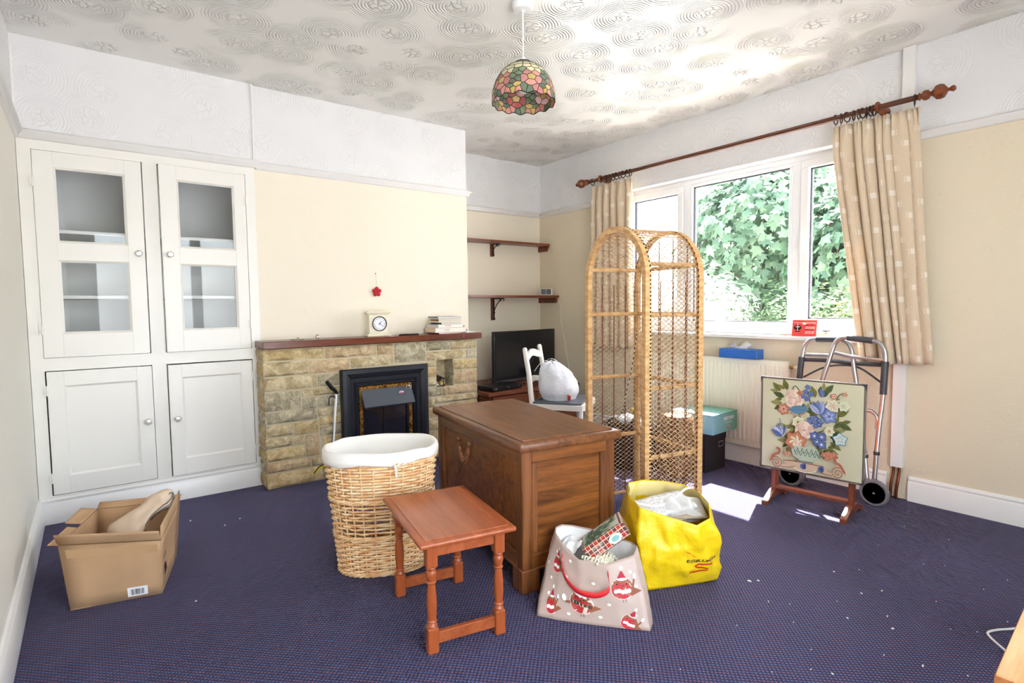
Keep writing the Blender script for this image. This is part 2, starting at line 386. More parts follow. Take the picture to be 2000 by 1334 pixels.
# pipe boxing on the window wall
b = B(); b.bb(W-.032, W, -2.574, -2.516, .178, H-.002, .002); structure(b.build('trim_pipe_casing', M_gloss))
for i, y in enumerate((-2.528, -2.556)):
    p = catmull([(W-.014, y, .19), (W-.014, y, .14), (W-.022, y+.006-.002*i, .085), (W-.024, y+.008, .04), (W-.024, y+.008, 0)], 5)
    tag(B().tube(p, .0075, 10).build('copper_pipe', M_copper), ('copper pipe below the white casing, on the side nearer the walking frame', 'copper pipe below the white casing, on the side away from the walking frame')[i], 'pipe', 'copper heating pipes')

# ------------------------------------------------------------------ window
fx0, fx1 = W+.095, W+.165
win = structure(bpy.data.objects.new('window_1', None)); C.objects.link(win); win.location = (0, 0, 0)
YL0, YL1, YC1, YR1 = -.53, -1.075, -1.905, -2.36     # left light, centre light, right light, frame end
b = B(); b.bb(fx0, fx1, WY0, WY1, WZ0, .945, .004); b.bb(fx0, fx1, WY0, WY1, 1.995, WZ1+.005, .004)
for y in (WY1-.03, -1.075, -1.905, WY0+.03): b.bb(fx0, fx1, y-.028, y+.028, .94, 2.0, .004)
b.build('window_frame', M_upvc, win)
def light(y0, y1, z0, z1, opening):
    """one glazed light between y0 < y1"""
    fw = .05 if opening else .022; x = fx0-(.012 if opening else .0)
    b = B()
    for (a, c, d, e) in ((y0, y1, z0, z0+fw), (y0, y1, z1-fw, z1), (y0, y0+fw, z0+fw, z1-fw), (y1-fw, y1, z0+fw, z1-fw)): b.bb(x, fx1-.01, a, c, d, e, .004)
    s = b.build('sash', M_upvc, win)
    g = B(); q = fw-.001; t = .007; xg = fx0+.018
    for (a, c, d, e) in ((y0+q, y1-q, z0+q, z0+q+t), (y0+q, y1-q, z1-q-t, z1-q), (y0+q, y0+q+t, z0+q, z1-q), (y1-q-t, y1-q, z0+q, z1-q)): g.bb(xg, xg+.02, a, c, d, e)
    g.build('gasket', M_gasket, s, smooth=0)
    B().bb(xg+.008, xg+.012, y0+q, y1-q, z0+q, z1-q).build('pane', M_glass, s, smooth=0)
    return s
light(-1.047, -.508, .945, 1.995, True); light(-1.877, -1.103, .945, 1.995, False); sr = light(-2.362, -1.933, .945, 1.995, True)
b = B(); b.bb(fx0-.022, fx0-.011, -1.962, -1.944, 1.50, 1.56, .003); b.bb(fx0-.036, fx0-.022, -1.96, -1.946, 1.42, 1.55, .004); b.build('handle', M_upvc, sr)
# reveal lining and sill
structure(B().bb(W-.055, fx0+.02, WY0-.05, WY1+.05, .862, .886, .007, 2).build('trim_sill', M_gloss))
# ------------------------------------------------------------------ built-in cupboard
cup = thing('built_in_cupboard', 'white painted built-in cupboard with glazed upper doors beside the stone fireplace', 'cupboard', (0, 0, 0))
b = B(); T = .022      # face frame, its front at y = 0
for (x0, x1, z0, z1) in ((.002, .056, .136, 1.95), (1.040, XB-.001, .136, 1.95), (.519, .588, .142, .790), (.519, .588, .856, 1.905), (.056, 1.04, 1.905, 1.95), (.056, 1.04, .790, .856), (.056, 1.04, .1, .142)):
    b.bb(x0, x1, 0.0, T, z0, z1)
b.build('face_frame', M_cupb, cup)
b = B(); b.bb(.004, XB-.003, .022, .495, .10, .118); b.bb(.004, XB-.003, .022, .495, .815, .835); b.bb(.004, .012, .022, .49, .118, 1.95); b.bb(XB-.012, XB-.004, .022, .49, .118, 1.95)
b.bb(.54, .556, .022, .49, .118, .815); b.build('carcass', M_inside, cup, smooth=0)
for z in (1.16, 1.50): B().bb(.012, XB-.012, .06 if z < 1.4 else .05, .49, z, z+.018, .002).build('shelf', M_inside, cup)
B().bb(.012, XB-.012, .462, .488, 1.452, 1.498, .002).build('shelf_batten', M_inside, cup)
M_knob = plain('silvered_knob', S(205, 203, 198), .25, .6)
def knob(parent, x, z, y=-.006):
    b = B(); b.lathe([(.0, -.036), (.012, -.0355), (.0165, -.031), (.0165, -.024), (.010, -.017), (.008, -.008), (.011, 0)], 20, (x, y, z), 'Y')
    b.lathe([(0, -.0385), (.008, -.038), (.0105, -.034)], 20, (x, y, z), 'Y')
    return b.build('knob', M_knob, parent)
def hinges(parent, x, zs):
    for z in zs:
        b = B(); b.cyl((x, -.010, z-.026), (x, -.010, z+.026), .0048, 8); b.bb(x-.012, x+.012, -.0065, -.0035, z-.026, z+.026)
        b.build('hinge', M_cupb, parent)
def door(x0, x1, z0, z1, panels, side, ajar, kz, glazed):
    """side: which edge carries the hinges"""
    hx = x0 if side == 'L' else x1
    d = bpy.data.objects.new('door', None); C.objects.link(d); d.parent = cup; d.location = (hx, -.004, 0); d.rotation_euler = (0, 0, ajar)
    y0, y1 = -.004, .018
    b = B(); xs = [x0, panels[0][0], panels[0][1], x1]
    b.bb(x0-hx, panels[0][0]-hx, y0, y1, z0, z1, .002); b.bb(panels[0][1]-hx, x1-hx, y0, y1, z0, z1, .002)
    zz = [z0] + [q for p in panels for q in (p[2], p[3])] + [z1]
    for i in range(0, len(zz), 2): b.bb(panels[0][0]-hx-.001, panels[0][1]-hx+.001, y0+.0002, y1, zz[i], zz[i+1], .0015)
    # the moulded slope around each opening
    for (a, c, e, f) in panels:
        a -= hx; c -= hx; m = .010; ya, yb = y0+.0005, y0+.010
        O = [(a-.001, e-.001), (c+.001, e-.001), (c+.001, f+.001), (a-.001, f+.001)]; I = [(a+m, e+m), (c-m, e+m), (c-m, f-m), (a+m, f-m)]
        b.add([(x, ya, z) for x, z in O] + [(x, yb, z) for x, z in I], [[i, (i+1) % 4, (i+1) % 4+4, i+4] for i in range(4)])
    fr = b.build('door_frame', M_cupb, None); fr.parent = d
    fr.name = 'door'; fr.parent = cup; fr.location = d.location; fr.rotation_euler = d.rotation_euler; bpy.data.objects.remove(d); d = fr
    for (a, c, e, f) in panels:
        if glazed: B().bb(a-hx-.004, c-hx+.004, y0+.010, y0+.013, e-.004, f+.004).build('pane', M_cglass, d, smooth=0)
        else: B().bb(a-hx-.004, c-hx+.004, y0+.009, y0+.015, e-.004, f+.004).build('panel', M_cupb, d, smooth=0)
    knob(d, (x1-.03 if side == 'L' else x0+.034)-hx, kz, y0)
    hinges(d, 0, (z0+.14*(z1-z0), z1-.15*(z1-z0)))
door(.058, .513, .858, 1.902, [(.139, .437, .979, 1.356), (.139, .437, 1.447, 1.826)], 'L', math.radians(-.5), 1.405, True)
door(.592, 1.036, .858, 1.902, [(.676, .972, .979, 1.356), (.676, .972, 1.447, 1.826)], 'R', math.radians(2.6), 1.405, True)
door(.062, .516, .146, .786, [(.132, .445, .24, .71)], 'L', math.radians(-.3), .478, False)
door(.592, 1.036, .146, .784, [(.66, .972, .24, .71)], 'R', math.radians(1.8), .478, False)

# ------------------------------------------------------------------ stone fireplace
def stone_mat(name, c1, c2):
    k = N(name); v = k.coord(); n0 = k.noise(v, 10, 4, .5, 1.6); n1 = k.noise(v, 34, 5, .6, .5); n2 = k.noise(v, 120, 3)
    h = k.math('ADD', k.math('MULTIPLY', n0, .55), k.math('ADD', k.math('MULTIPLY', n1, .3), k.math('MULTIPLY', n2, .15)))
    k.color(k.ramp(h, [(.36, tuple(q*.88 for q in c1[:3])+(1,)), (.46, c1), (.60, c2)])); k.set(rough=.85, spec=.25); k.bump(h, 1.0, .03); return k.m
M_st = [stone_mat('york_stone_buff', S(184, 164, 124), S(222, 206, 168)), stone_mat('york_stone_grey', S(164, 152, 124), S(208, 196, 166)), stone_mat('york_stone_gold', S(190, 164, 116), S(226, 204, 158)), stone_mat('york_stone_warm', S(190, 162, 124), S(220, 198, 160))]
M_mortar = plain('mortar', S(200, 188, 158), .9, bump=(120, .5, .003))
fp = thing('stone_fireplace', 'buff rock-faced stone fireplace with a dark wooden mantel shelf', 'fireplace', (0, 0, 0))
FX0, FX1, FY = 1.062, 2.592, -.152
b = B()                                       # mortar core with the niche and the fire opening left open
NX0, NX1, NZ0, NZ1 = 2.240, 2.384, .520, .706
b.bb(FX0+.006, NX0, FY, YB-.001, 0, .852); b.bb(NX1, FX1-.006, FY, YB-.001, 0, .852); b.bb(NX0, NX1, FY, YB-.001, 0, NZ0-.006); b.bb(NX0, NX1, FY, YB-.001, NZ1+.006, .852)
b.build('mortar_bed', M_mortar, fp, smooth=0)
random.seed(5)
def stone(x0, x1, z0, z1, face='F', rough=.017):
    """rock-faced block: a displaced front, pitched edges"""
    b = B(); nx = max(4, min(9, int((x1-x0)/.036))); nz = 4 if z1-z0 < .08 else 5; sd = random.random()*50; D = .022
    def fn(u, v):
        x = x0 + (x1-x0)*u; z = z0 + (z1-z0)*v
        e = min(1, 4.5*min(u, 1-u)*(x1-x0)/.09, 4.5*min(v, 1-v)*(z1-z0)/.05)
        e = max(0, e)**.6
        d = .004 + e*(.010 + rough*noise.noise(Vector((x*11+sd, z*15, sd))) + .006*noise.noise(Vector((x*31+sd, z*33, sd))))
        jx = .003*noise.noise(Vector((x*20, z*20, sd))) if 0 < u < 1 else 0
        return (x+jx, -d, z) if face == 'F' else (-d, x, z)
    b.grid(fn, nx, nz)
    n = nx+1; ring = [i for i in range(n)] + [j*n+nx for j in range(1, nz+1)] + [nz*n+i for i in range(nx-1, -1, -1)] + [j*n for j in range(nz-1, 0, -1)]
    o = len(b.v); b.v += [(b.v[i][0], D, b.v[i][2]) if face == 'F' else (D, b.v[i][1], b.v[i][2]) for i in ring]; L = len(ring)
    for i in range(L): b.f.append([ring[i], o+i, o+(i+1) % L, ring[(i+1) % L]]); b.c.append(None); b.mi.append(0)
    ob = b.build('stone', M_st[random.choices((0, 1, 2, 3), (5, 3, 2.4, 1.2))[0]], fp, smooth=50)
    ob.location = (0, FY, 0) if face == 'F' else (FX0+.008, 0, 0)
    return ob
ST = [(1.064, 1.427, 0.782, 0.848), (1.440, 1.778, 0.777, 0.848), (1.790, 1.908, 0.777, 0.848), (1.919, 2.153, 0.716, 0.848), (2.165, 2.353, 0.785, 0.848), (2.364, 2.590, 0.781, 0.848), (2.165, 2.491, 0.712, 0.774), (2.502, 2.590, 0.711, 0.770),
 (1.064, 1.331, 0.688, 0.771), (1.342, 1.595, 0.686, 0.766), (1.606, 1.716, 0.704, 0.766), (1.727, 1.908, 0.706, 0.766),
 (2.160, 2.236, 0.668, 0.702), (2.160, 2.236, 0.594, 0.658), (2.160, 2.236, 0.526, 0.584), (2.389, 2.590, 0.632, 0.700), (2.389, 2.590, 0.524, 0.622),
 (2.160, 2.277, 0.452, 0.514), (2.287, 2.319, 0.448, 0.514), (2.330, 2.590, 0.450, 0.512), (2.160, 2.218, 0.374, 0.441), (2.228, 2.590, 0.396, 0.440),
 (1.064, 1.376, 0.599, 0.677), (1.387, 1.527, 0.601, 0.675), (1.064, 1.276, 0.476, 0.588), (1.287, 1.527, 0.546, 0.590), (1.287, 1.527, 0.468, 0.536),
 (1.064, 1.369, 0.399, 0.465), (1.380, 1.527, 0.410, 0.457), (1.064, 1.225, 0.319, 0.388), (1.236, 1.380, 0.313, 0.388), (1.391, 1.527, 0.350, 0.400), (1.391, 1.527, 0.284, 0.340),
 (1.064, 1.290, 0.252, 0.308), (1.301, 1.380, 0.166, 0.302), (1.064, 1.290, 0.170, 0.241), (1.064, 1.322, 0.100, 0.159), (1.333, 1.398, 0.098, 0.155), (1.064, 1.396, 0.002, 0.088),
 (1.408, 1.527, 0.190, 0.274), (1.391, 1.527, .166, .182), (1.408, 1.527, 0.098, 0.156), (1.407, 1.527, 0.002, 0.088),
 (2.160, 2.300, .300, .364), (2.312, 2.590, .300, .386), (2.160, 2.430, .204, .290), (2.441, 2.590, .204, .290), (2.160, 2.360, .104, .194), (2.371, 2.590, .104, .194), (2.160, 2.470, .002, .094), (2.481, 2.590, .002, .094)]
for s_ in ST: stone(*s_)
for z0, z1 in ((.782, .848), (.688, .771), (.599, .677), (.476, .588), (.399, .465), (.319, .388), (.252, .308), (.170, .241), (.1, .159), (.002, .088)):
    stone(FY-.002, .012, z0, z1, 'L', .006)
# niche lining blocks
b = B(); b.bb(NX0-.002, NX1+.002, -.03, YB-.002, NZ0-.006, NZ1+.006); b.build('niche_back', M_st[0], fp, smooth=0)
b = B(); b.bb(NX1-.004, NX1+.008, FY+.004, -.03, NZ0, .610, .002); b.bb(NX1-.004, NX1+.008, FY+.004, -.03, .620, NZ1, .002); b.build('niche_stone', M_st[1], fp)
b = B(); b.bb(1.057, 2.611, -.200, YB-.001, .857, .900, .003); b.build('mantel_shelf', M_mahog, fp)

# ------------------------------------------------------------------ fire
fire = thing('electric_fire', 'black framed electric fire with a sloping hood set in the stone fireplace', 'fire', (1.835, -.166, 0))
def frame_ring(b, prof, x0, x1, z0, z1):
    """mitred three-sided frame; prof = (inset, y)"""
    n = len(prof); P_ = []
    for (i, y) in prof: P_.append([(x0+i, y, z0), (x0+i, y, z1-i), (x1-i, y, z1-i), (x1-i, y, z0)])
    vs = [p for q in P_ for p in q]; fs = []
    for a in range(n-1):
        for k in range(3): fs.append([a*4+k, a*4+k+1, (a+1)*4+k+1, (a+1)*4+k])
    b.add(vs, fs)
b = B(); frame_ring(b, [(0, .0), (0, -.030), (.006, -.036), (.030, -.040), (.055, -.030), (.062, -.022), (.085, -.020), (.090, -.026), (.095, -.020), (.101, -.026), (.106, -.020), (.112, -.024), (.118, -.012), (.120, .0)], -.312, .312, .0, .697)
b.build('surround', M_blackmat, fire, smooth=25)
b = B(); frame_ring(b, [(.118, -.008), (.122, -.016), (.144, -.014), (.146, -.004)], -.312, .312, .1, .697)
def brass_mat():
    k = N('embossed_brass'); v = k.coord(rot=(0, .6, 0)); h = k.noise(v, 26, 3, .5, 2.5)
    k.color(k.ramp(h, [(.4, S(120, 74, 24)), (.6, S(226, 178, 96))])); k.set(rough=.28, metal=.9); k.bump(h, .6, .004); return k.m
b.build('brass_trim', brass_mat(), fire)
M_fglass = N('fire_glass'); M_fglass.set(col=S(22, 22, 28), rough=.08, spec=.9); M_fglass = M_fglass.m
b = B(); b.bb(-.175, .175, -.002, .004, .06, .56); b.build('glass_front', M_fglass, fire, smooth=0)
b = B(); b.bb(-.170, -.150, -.012, .002, 0, .50, .002); b.bb(.150, .170, -.012, .002, 0, .50, .002); b.bb(-.19, .19, -.03, .002, 0, .07, .004); b.bb(-.022, -.018, -.006, .0, .07, .5); b.build('inner_frame', M_black, fire)
b = B(); poly = [(-.006, .565), (-.075, .445), (-.068, .435), (-.012, .462), (-.002, .472)]
b.prism(poly, -.178, .186, 'X'); M_hood = plain('grey_hood', S(74, 80, 88), .38, .3); b.build('hood', M_hood, fire, smooth=0)
# two painted pebbles stuck on the hood
M_pink = attr_mat('painted_pebble', .4)
def hood_pt(x, t): return Vector((1.835+x, -.166-.006-.069*t-.003, .565-.12*t))
hn = Vector((0, -.12, .069)).normalized()
b = B(); b.ball((0, 0, 0), .016, 12, 8, (1.15, .45, .85), col=S(244, 226, 228))
for a in range(5): b.ball((.008*math.cos(a*1.257), -.0055, .006*math.sin(a*1.257)), .0045, 6, 4, (1, .5, 1), col=S(206, 70, 96))
o = tag(b.build('magnet', M_pink), 'small pink and white flower magnet on the grey hood of the fire', 'magnet'); o.location = hood_pt(.098, .42) + Vector((0, -.004, 0)); o.rotation_euler = (math.radians(28), 0, 0)
hp = []
for i in range(24):
    t = 2*PI*i/24; hp.append((.0011*16*math.sin(t)**3, 0, .0011*(13*math.cos(t)-5*math.cos(2*t)-2*math.cos(3*t)-math.cos(4*t))))
b = B(); b.tube(hp, .0035, 6, closed=True, col=S(206, 178, 150)); b.ball((0, 0, .017), .005, 8, 6, col=S(240, 236, 230))
o = tag(b.build('magnet', M_pink), 'pale heart-shaped magnet at the upper corner of the fire hood', 'magnet'); o.location = hood_pt(.158, .18) + Vector((0, -.004, 0)); o.rotation_euler = (math.radians(28), .3, 0)
# nativity stable in the niche
nat = thing('nativity_set', 'tiny nativity stable with figures in the stone niche', 'ornament', (2.285, -.10, NZ0-.004))
b = B(); b.bb(-.038, .040, -.022, .022, 0, .005, .001); b.prism([(-.044, .046), (0, .068), (.044, .046), (.044, .052), (0, .076), (-.044, .052)], -.024, .024, 'Y'); b.bb(-.034, -.030, -.018, -.014, .004, .054); b.bb(.030, .034, -.018, -.014, .004, .054); b.bb(-.036, .036, .018, .022, .004, .056)
b.build('stable', plain('dark_stained_twig', S(70, 44, 30), .7), nat)
for x, h_, c in ((-.020, .034, S(214, 206, 226)), (-.006, .036, S(150, 110, 50)), (.010, .038, S(200, 160, 70)), (.022, .030, S(244, 220, 140)), (-.030, .020, S(250, 250, 250)), (-.014, .014, S(250, 250, 250))):
    b = B(); b.lathe([(.006, .004), (.0065, .010), (.004, h_*.7), (.0025, h_*.78), (.004, h_*.86), (.0035, h_*.95), (0, h_)], 8, (x, -.012-.006*(h_ < .025), 0), col=c); b.build('figure', M_pink, nat)

# ------------------------------------------------------------------ things on the mantel
MZ = .9005
clk = thing('mantel_clock', 'cream mantel clock with a round Roman-numeral dial', 'clock', (1.822, -.095, MZ), math.radians(-4))
M_cream = plain('cream_lacquer', S(240, 232, 206), .4)
b = B(); b.bb(-.083, .083, -.036, .036, 0, .010, .003); b.bb(-.078, .078, -.032, .032, .010, .020, .004); b.bb(-.068, .068, -.027, .027, .020, .150, .003)
b.bb(-.080, .080, -.033, .033, .150, .158, .003); b.bb(-.086, .086, -.038, .038, .158, .166, .003); b.bb(-.074, .074, -.030, .030, .166, .172, .003); b.build('case', M_cream, clk)
b = B(); b.lathe([(.044, 0), (.051, 0), (.051, -.005), (.048, -.008), (.045, -.005), (.044, 0)], 36, (.004, -.028, .086), 'Y'); b.build('bezel', plain('dark_steel', S(70, 66, 60), .3, .9), clk)
b = B(); b.lathe([(0, -.003), (.045, -.003), (.045, 0), (0, 0)], 36, (.004, -.0275, .086), 'Y'); dl = b.build('dial', plain('white_dial', S(244, 244, 248), .4), clk)
b = B(); ink = S(40, 40, 60)
for i, t in enumerate(('XII', 'I', 'II', 'III', 'IV', 'V', 'VI', 'VII', 'VIII', 'IX', 'X', 'XI')):
    vs, fs = text_geo(t, .0115); a = -2*PI*i/12; R = .036
    b.add([Vector((.004 + (v.x)*math.cos(a) - (v.y+R)*math.sin(a), -.0312, .086 + v.x*math.sin(a) + (v.y+R)*math.cos(a))) for v in vs], fs, ink)
b.build('numerals', M_print, dl, smooth=0)
def hand(name, ang, ln, wd):
    b = B(); a = -ang; pts = [(-wd, -.006), (wd, -.006), (wd, ln*.7), (wd*2.2, ln*.72), (0, ln), (-wd*2.2, ln*.72), (-wd, ln*.7)]
    b.prism([(.004 + x*math.cos(a) - y*math.sin(a), .086 + x*math.sin(a) + y*math.cos(a)) for x, y in pts], -.0325, -.0318, 'Y', col=S(12, 12, 14)); b.build(name, M_print, dl, smooth=0)
hand('hour_hand', math.radians(40), .021, .0013); hand('minute_hand', math.radians(123), .034, .0008)
b = B(); b.lathe([(0, -.0345), (.004, -.034), (.004, -.031)], 12, (.004, 0, .086), 'Y'); b.build('hand_boss', M_black, dl)

# books: width along x, depth, thickness, colour of spine, turned
M_paper = plain('book_pages', S(238, 232, 218), .8)
def book(x, y, z, wx, dy, t, col, rot, label, spine=None, name='book', ribbon=False):
    o = thing(name, label, 'book', (x, y, z), math.radians(rot), 'books stacked on the mantel'); c = N('cover_'+label[:18].replace(' ', '_')); c.set(col=col, rough=.45)
    b = B(); k = .0016 if t > .006 else .0008
    b.bb(-wx/2, wx/2, -dy/2, dy/2, 0, k, .0004); b.bb(-wx/2, wx/2, -dy/2, dy/2, t-k, t, .0004); b.bb(-wx/2, -wx/2+k, -dy/2, dy/2, 0, t, .0004); b.build('cover', c.m, o)
    B().bb(-wx/2+k, wx/2-.004, -dy/2+.003, dy/2-.003, k, t-k).build('pages', M_paper, o, smooth=0)
    if spine:
        b = B()
        for txt, sz, off, colr, up in spine:
            vs, fs = text_geo(txt, sz); b.add([(v.x-off-wx*.12, -dy/2-.0006, t/2+v.y+up) for v in vs], fs, colr)
        b.build('lettering', M_print, o, smooth=0)
    return o
z = MZ; bx = 2.355
bk = [(.215, .15, .010, S(170, 60, 96), 3, 'thin raspberry book with a ribbon marker at the bottom of the mantel stack', None),
 (.250, .16, .034, S(226, 206, 178), -1, 'thick cream paperback low in the mantel stack with printed spine', [('Le Bon Vin', .010, .0, S(70, 60, 50), .004), ('the collection', .008, 0, S(90, 80, 70), -.007)]),
 (.225, .15, .024, S(222, 214, 214), 4, 'grey and pink spined paperback in the middle of the mantel stack', [('RECIPES', .015, .0, S(206, 60, 84), 0)]),
 (.175, .13, .012, S(40, 48, 50), 6, 'black and green spined book above the pink lettered one', None),
 (.205, .14, .011, S(234, 220, 186), 2, 'cream paperback under the brown one on the mantel stack', None),
 (.185, .13, .013, S(150, 106, 54), -3, 'brown and orange spined paperback second from top of the mantel stack', None),
 (.200, .14, .007, S(228, 222, 210), 3, 'thin white booklet just under the topmost book on the mantel', None),
 (.200, .14, .012, S(120, 126, 132), 1, 'grey blue book lying topmost on the mantel stack', None)]
bo = []
for i, (wx, dy, t, col, rot, lab, sp) in enumerate(bk):
    bo.append(book(bx + (.0, -.004, .0, .002, .0, .002, -.006, -.006)[i], -.100 + (.0, .0, .004, .0, .002, .0, 0, 0)[i], z, wx, dy, t, col, rot, lab, sp)); z += t + .0004
rb = B(); rb.grid(lambda u, v: (.082+.010*u, -.075-.028*min(1, v*2.2) - .002*(v > .45), .003 - max(0, v-.45)*.075), 2, 14)
o = rb.build('ribbon_marker', plain('crimson_ribbon', S(176, 30, 70), .5), bo[0]); o.modifiers.new('t', 'SOLIDIFY').thickness = .0008
# white booklet and figurine at the end of the mantel
bkl = tag(B().box((2.548, -.075, MZ+.004), (.085, .12, .008), .001, math.radians(6)).build('booklet', M_white), 'thin white booklet lying at the alcove end of the mantel under the figurine', 'booklet')
fg = thing('angel_figurine', 'tiny seated white and brown figurine on a booklet beside the books', 'figurine', (2.535, -.07, MZ+.0082))
b = B(); b.lathe([(.017, 0), (.018, .006), (.012, .016), (.009, .026), (.004, .030)], 12, col=S(236, 226, 214)); b.build('body', M_pink, fg)
b = B(); b.ball((0, 0, .036), .0085, 10, 8, col=S(232, 206, 188)); b.build('head', M_pink, fg)
b = B(); b.ball((0, .002, .039), .0088, 10, 8, (1, 1, .8), col=S(120, 90, 70)); b.build('hair', M_pink, fg)
for s in (-1, 1):
    b = B(); b.ball((.016*s, -.004, .008), .0075, 8, 6, col=S(110, 84, 66)); b.build('foot', M_pink, fg)
# pen, ring and bent wire lying on the mantel
b = B(); b.tube([(1.955, -.142, MZ+.005), (1.965, -.142, MZ+.005), (2.10, -.152, MZ+.005), (2.106, -.152, MZ+.005)], [.003, .0062, .0062, .002], 10)
pen = thing('marker_pen', 'black marker pen lying on the mantel between clock and books', 'pen', (0, 0, 0)); b.build('barrel', M_black, pen)
b = B(); b.bb(1.972, 2.02, -.150, -.147, MZ+.009, MZ+.012); b.build('clip', M_greypl, pen)
b = B(); b.tube([(1.935, -.14, MZ+.002), (1.90, -.16, MZ+.0025), (1.85, -.165, MZ+.0025), (1.83, -.168, MZ+.0025)], .0022, 6)
tag(b.build('spectacle_arm', M_chrome), 'thin wire spectacle arm lying in front of the clock', 'wire')
b = B(); b.tube([(.012*math.cos(a*PI/12), 0, .0145+.012*math.sin(a*PI/12)) for a in range(24)], .0026, 6, closed=True)
o = tag(b.build('napkin_ring', M_chrome), 'small metal ring standing on the left half of the mantel', 'ring'); o.location = (1.41, -.1, MZ+.0002)
b = B(); b.tube(catmull([(1.24, -.11, MZ+.002), (1.262, -.12, MZ+.002), (1.28, -.10, MZ+.003), (1.289, -.10, MZ+.015), (1.292, -.11, MZ+.003), (1.32, -.115, MZ+.002)], 5), .0016, 5)
tag(b.build('wire_clip', M_greypl), 'thin bent wire clip at the cupboard end of the mantel', 'wire')
# red felt flower on a nail
orn = thing('felt_flower', 'red felt flower hanging by a cord on the chimney breast', 'ornament', (1.868, YB, 1.207))
fl_m = plain('red_felt', S(190, 36, 46), .85, bump=(200, .5, .002)); b = B()
def fl_pt(u, v):
    a = 2*PI*u; r = (.031 + .0075*math.cos(5*(a-PI/2)))*math.sin(PI*v*.5 + .0) if v <= .5 else 0
    r = (.023 + .0125*abs(math.cos(2.5*(a-PI/2)))**.6)*math.sin(PI*v)**.7; return (r*math.cos(a), -.013 - .011*math.cos(PI*(1-v)), r*math.sin(a))
b.grid(fl_pt, 40, 8, wrap=True); b.build('flower', fl_m, orn)
b = B(); b.ball((.002, -.025, .002), .004, 8, 6); b.build('button', plain('dark_red_thread', S(130, 20, 30), .7), orn)
b = B(); b.tube([(0, -.012, .036), (-.001, -.012, .08), (-.004, -.010, .126)], .0011, 5); b.build('cord', plain('beige_cord', S(206, 190, 150), .8), orn)
b = B(); b.cyl((-.004, 0, .128), (-.004, -.014, .128), .0026, 8); b.build('nail', M_greypl, orn)

# ------------------------------------------------------------------ alcove shelves
M_iron = plain('black_iron', S(20, 20, 22), .5)
def alcove_shelf(zb, fy, xe, label, drop, arm):
    s = thing('wall_shelf', label, 'shelf', (XC, YA, zb), 0, 'alcove shelves'); L = W-XC
    b = B(); b.prism([(.002, -.002), (L-.002, -.002), (L-.002, fy-YA-(.02 if xe else 0)), (.002, fy-YA)], 0, .020, 'Z'); b.build('board', M_shelf, s)
    b = B(); d = fy-YA; b.prism([(-.002, 0), (d+.01, 0), (d+.035, -.05), (-.002, -.05)], L-.022, L-.002, 'X'); b.build('end_support', M_shelf, s)
    bx = .605; b = B(); b.bb(bx-.018, bx+.018, -.016, -.002, -drop, -.001, .001); b.build('bracket_batten', M_shelf, s)
    b = B(); x = bx+.006
    b.tube([(x, -.018, -.004), (x, -.018, -drop+.01)], .0055, 6); b.tube([(x, -.018, -.006), (x, -arm, -.006)], .0045, 6)
    b.tube(catmull([(x, -.02, -drop*.62), (x, -arm*.35, -drop*.34), (x, -arm*.72, -.016)], 6), .0045, 6)
    for (cy, cz, r) in ((-arm, -.016, .010), (-arm*.74, -.018, .010), (-.026, -drop+.014, .008), (-.026, -drop*.66, .007)):
        b.tube([(x, cy + r*math.cos(a*.5), cz + r*math.sin(a*.5)) for a in range(11)], .004, 6)
    b.build('iron_scroll', M_iron, s)
alcove_shelf(1.668, .40, 0, 'upper red-brown alcove shelf with a small scroll bracket', .115, .11)
alcove_shelf(1.172, .27, 0, 'lower red-brown alcove shelf with a longer scroll bracket', .205, .17)
mon = thing('desk_weather_display', 'small white and black two-panel display standing on the lower alcove shelf', 'display', (3.715, .34, 1.1925), math.radians(-30))
b = B(); b.box((0, 0, .033), (.115, .016, .062), .004, Matrix.Rotation(math.radians(-12), 3, 'X')); b.build('case', M_white, mon)
for x in (-.028, .022):
    b = B(); b.box((x, -.0095, .0355), (.046, .004, .050), .001, Matrix.Rotation(math.radians(-12), 3, 'X')); b.build('screen', plain('dark_lcd', S(70, 76, 78), .2), mon)
cw = catmull([(3.79, .285, 1.194), (W-.006, .25, 1.10), (W-.005, .24, .95), (W-.005, .20, .80), (W-.006, .16, .62), (W-.008, .12, .45)], 6)
tag(B().tube(cw, .0022, 6).build('thin_cable', M_white), 'thin white cable hanging down the wall from the shelf display', 'cable')
# ------------------------------------------------------------------ radiator, sill things
rad = thing('radiator', 'cream ribbed panel radiator under the window', 'radiator', (W, -1.43, 0))
M_rad = plain('radiator_enamel', S(240, 234, 214), .35)
b = B(); ya, yb = -.52, .62; x1 = -.030; xf = -.062; n = 34; prof = [(ya, xf-.0)]
pts = []
for i in range(n):
    y0 = ya+.03 + (yb-ya-.06)*i/n; s = (yb-ya-.06)/n
    pts += [(y0, xf), (y0+s*.18, xf-.007), (y0+s*.58, xf-.007), (y0+s*.76, xf)]
pts = [(ya, xf)] + pts + [(yb, xf)]
vs = []; fs = []
for (y, x) in pts:
    d = x-xf; vs += [(xf, y, .135), (xf, y, .165), (x, y, .185), (x, y, .665), (xf, y, .690), (xf+.004, y, .722), (xf+.03, y, .726)]
for i in range(len(pts)-1):
    for k in range(6): fs.append([i*7+k, (i+1)*7+k, (i+1)*7+k+1, i*7+k+1])
b.add(vs, fs); b.bb(xf+.004, x1, ya, yb, .137, .722, .004); b.build('panel', M_rad, rad, smooth=20)
b = B(); b.lathe([(.006, 0), (.011, -.004), (.011, -.018), (.008, -.022), (0, -.023)], 14, (xf+.015, ya-.002, .690), 'Y'); b.build('end_plug', M_brass, rad)
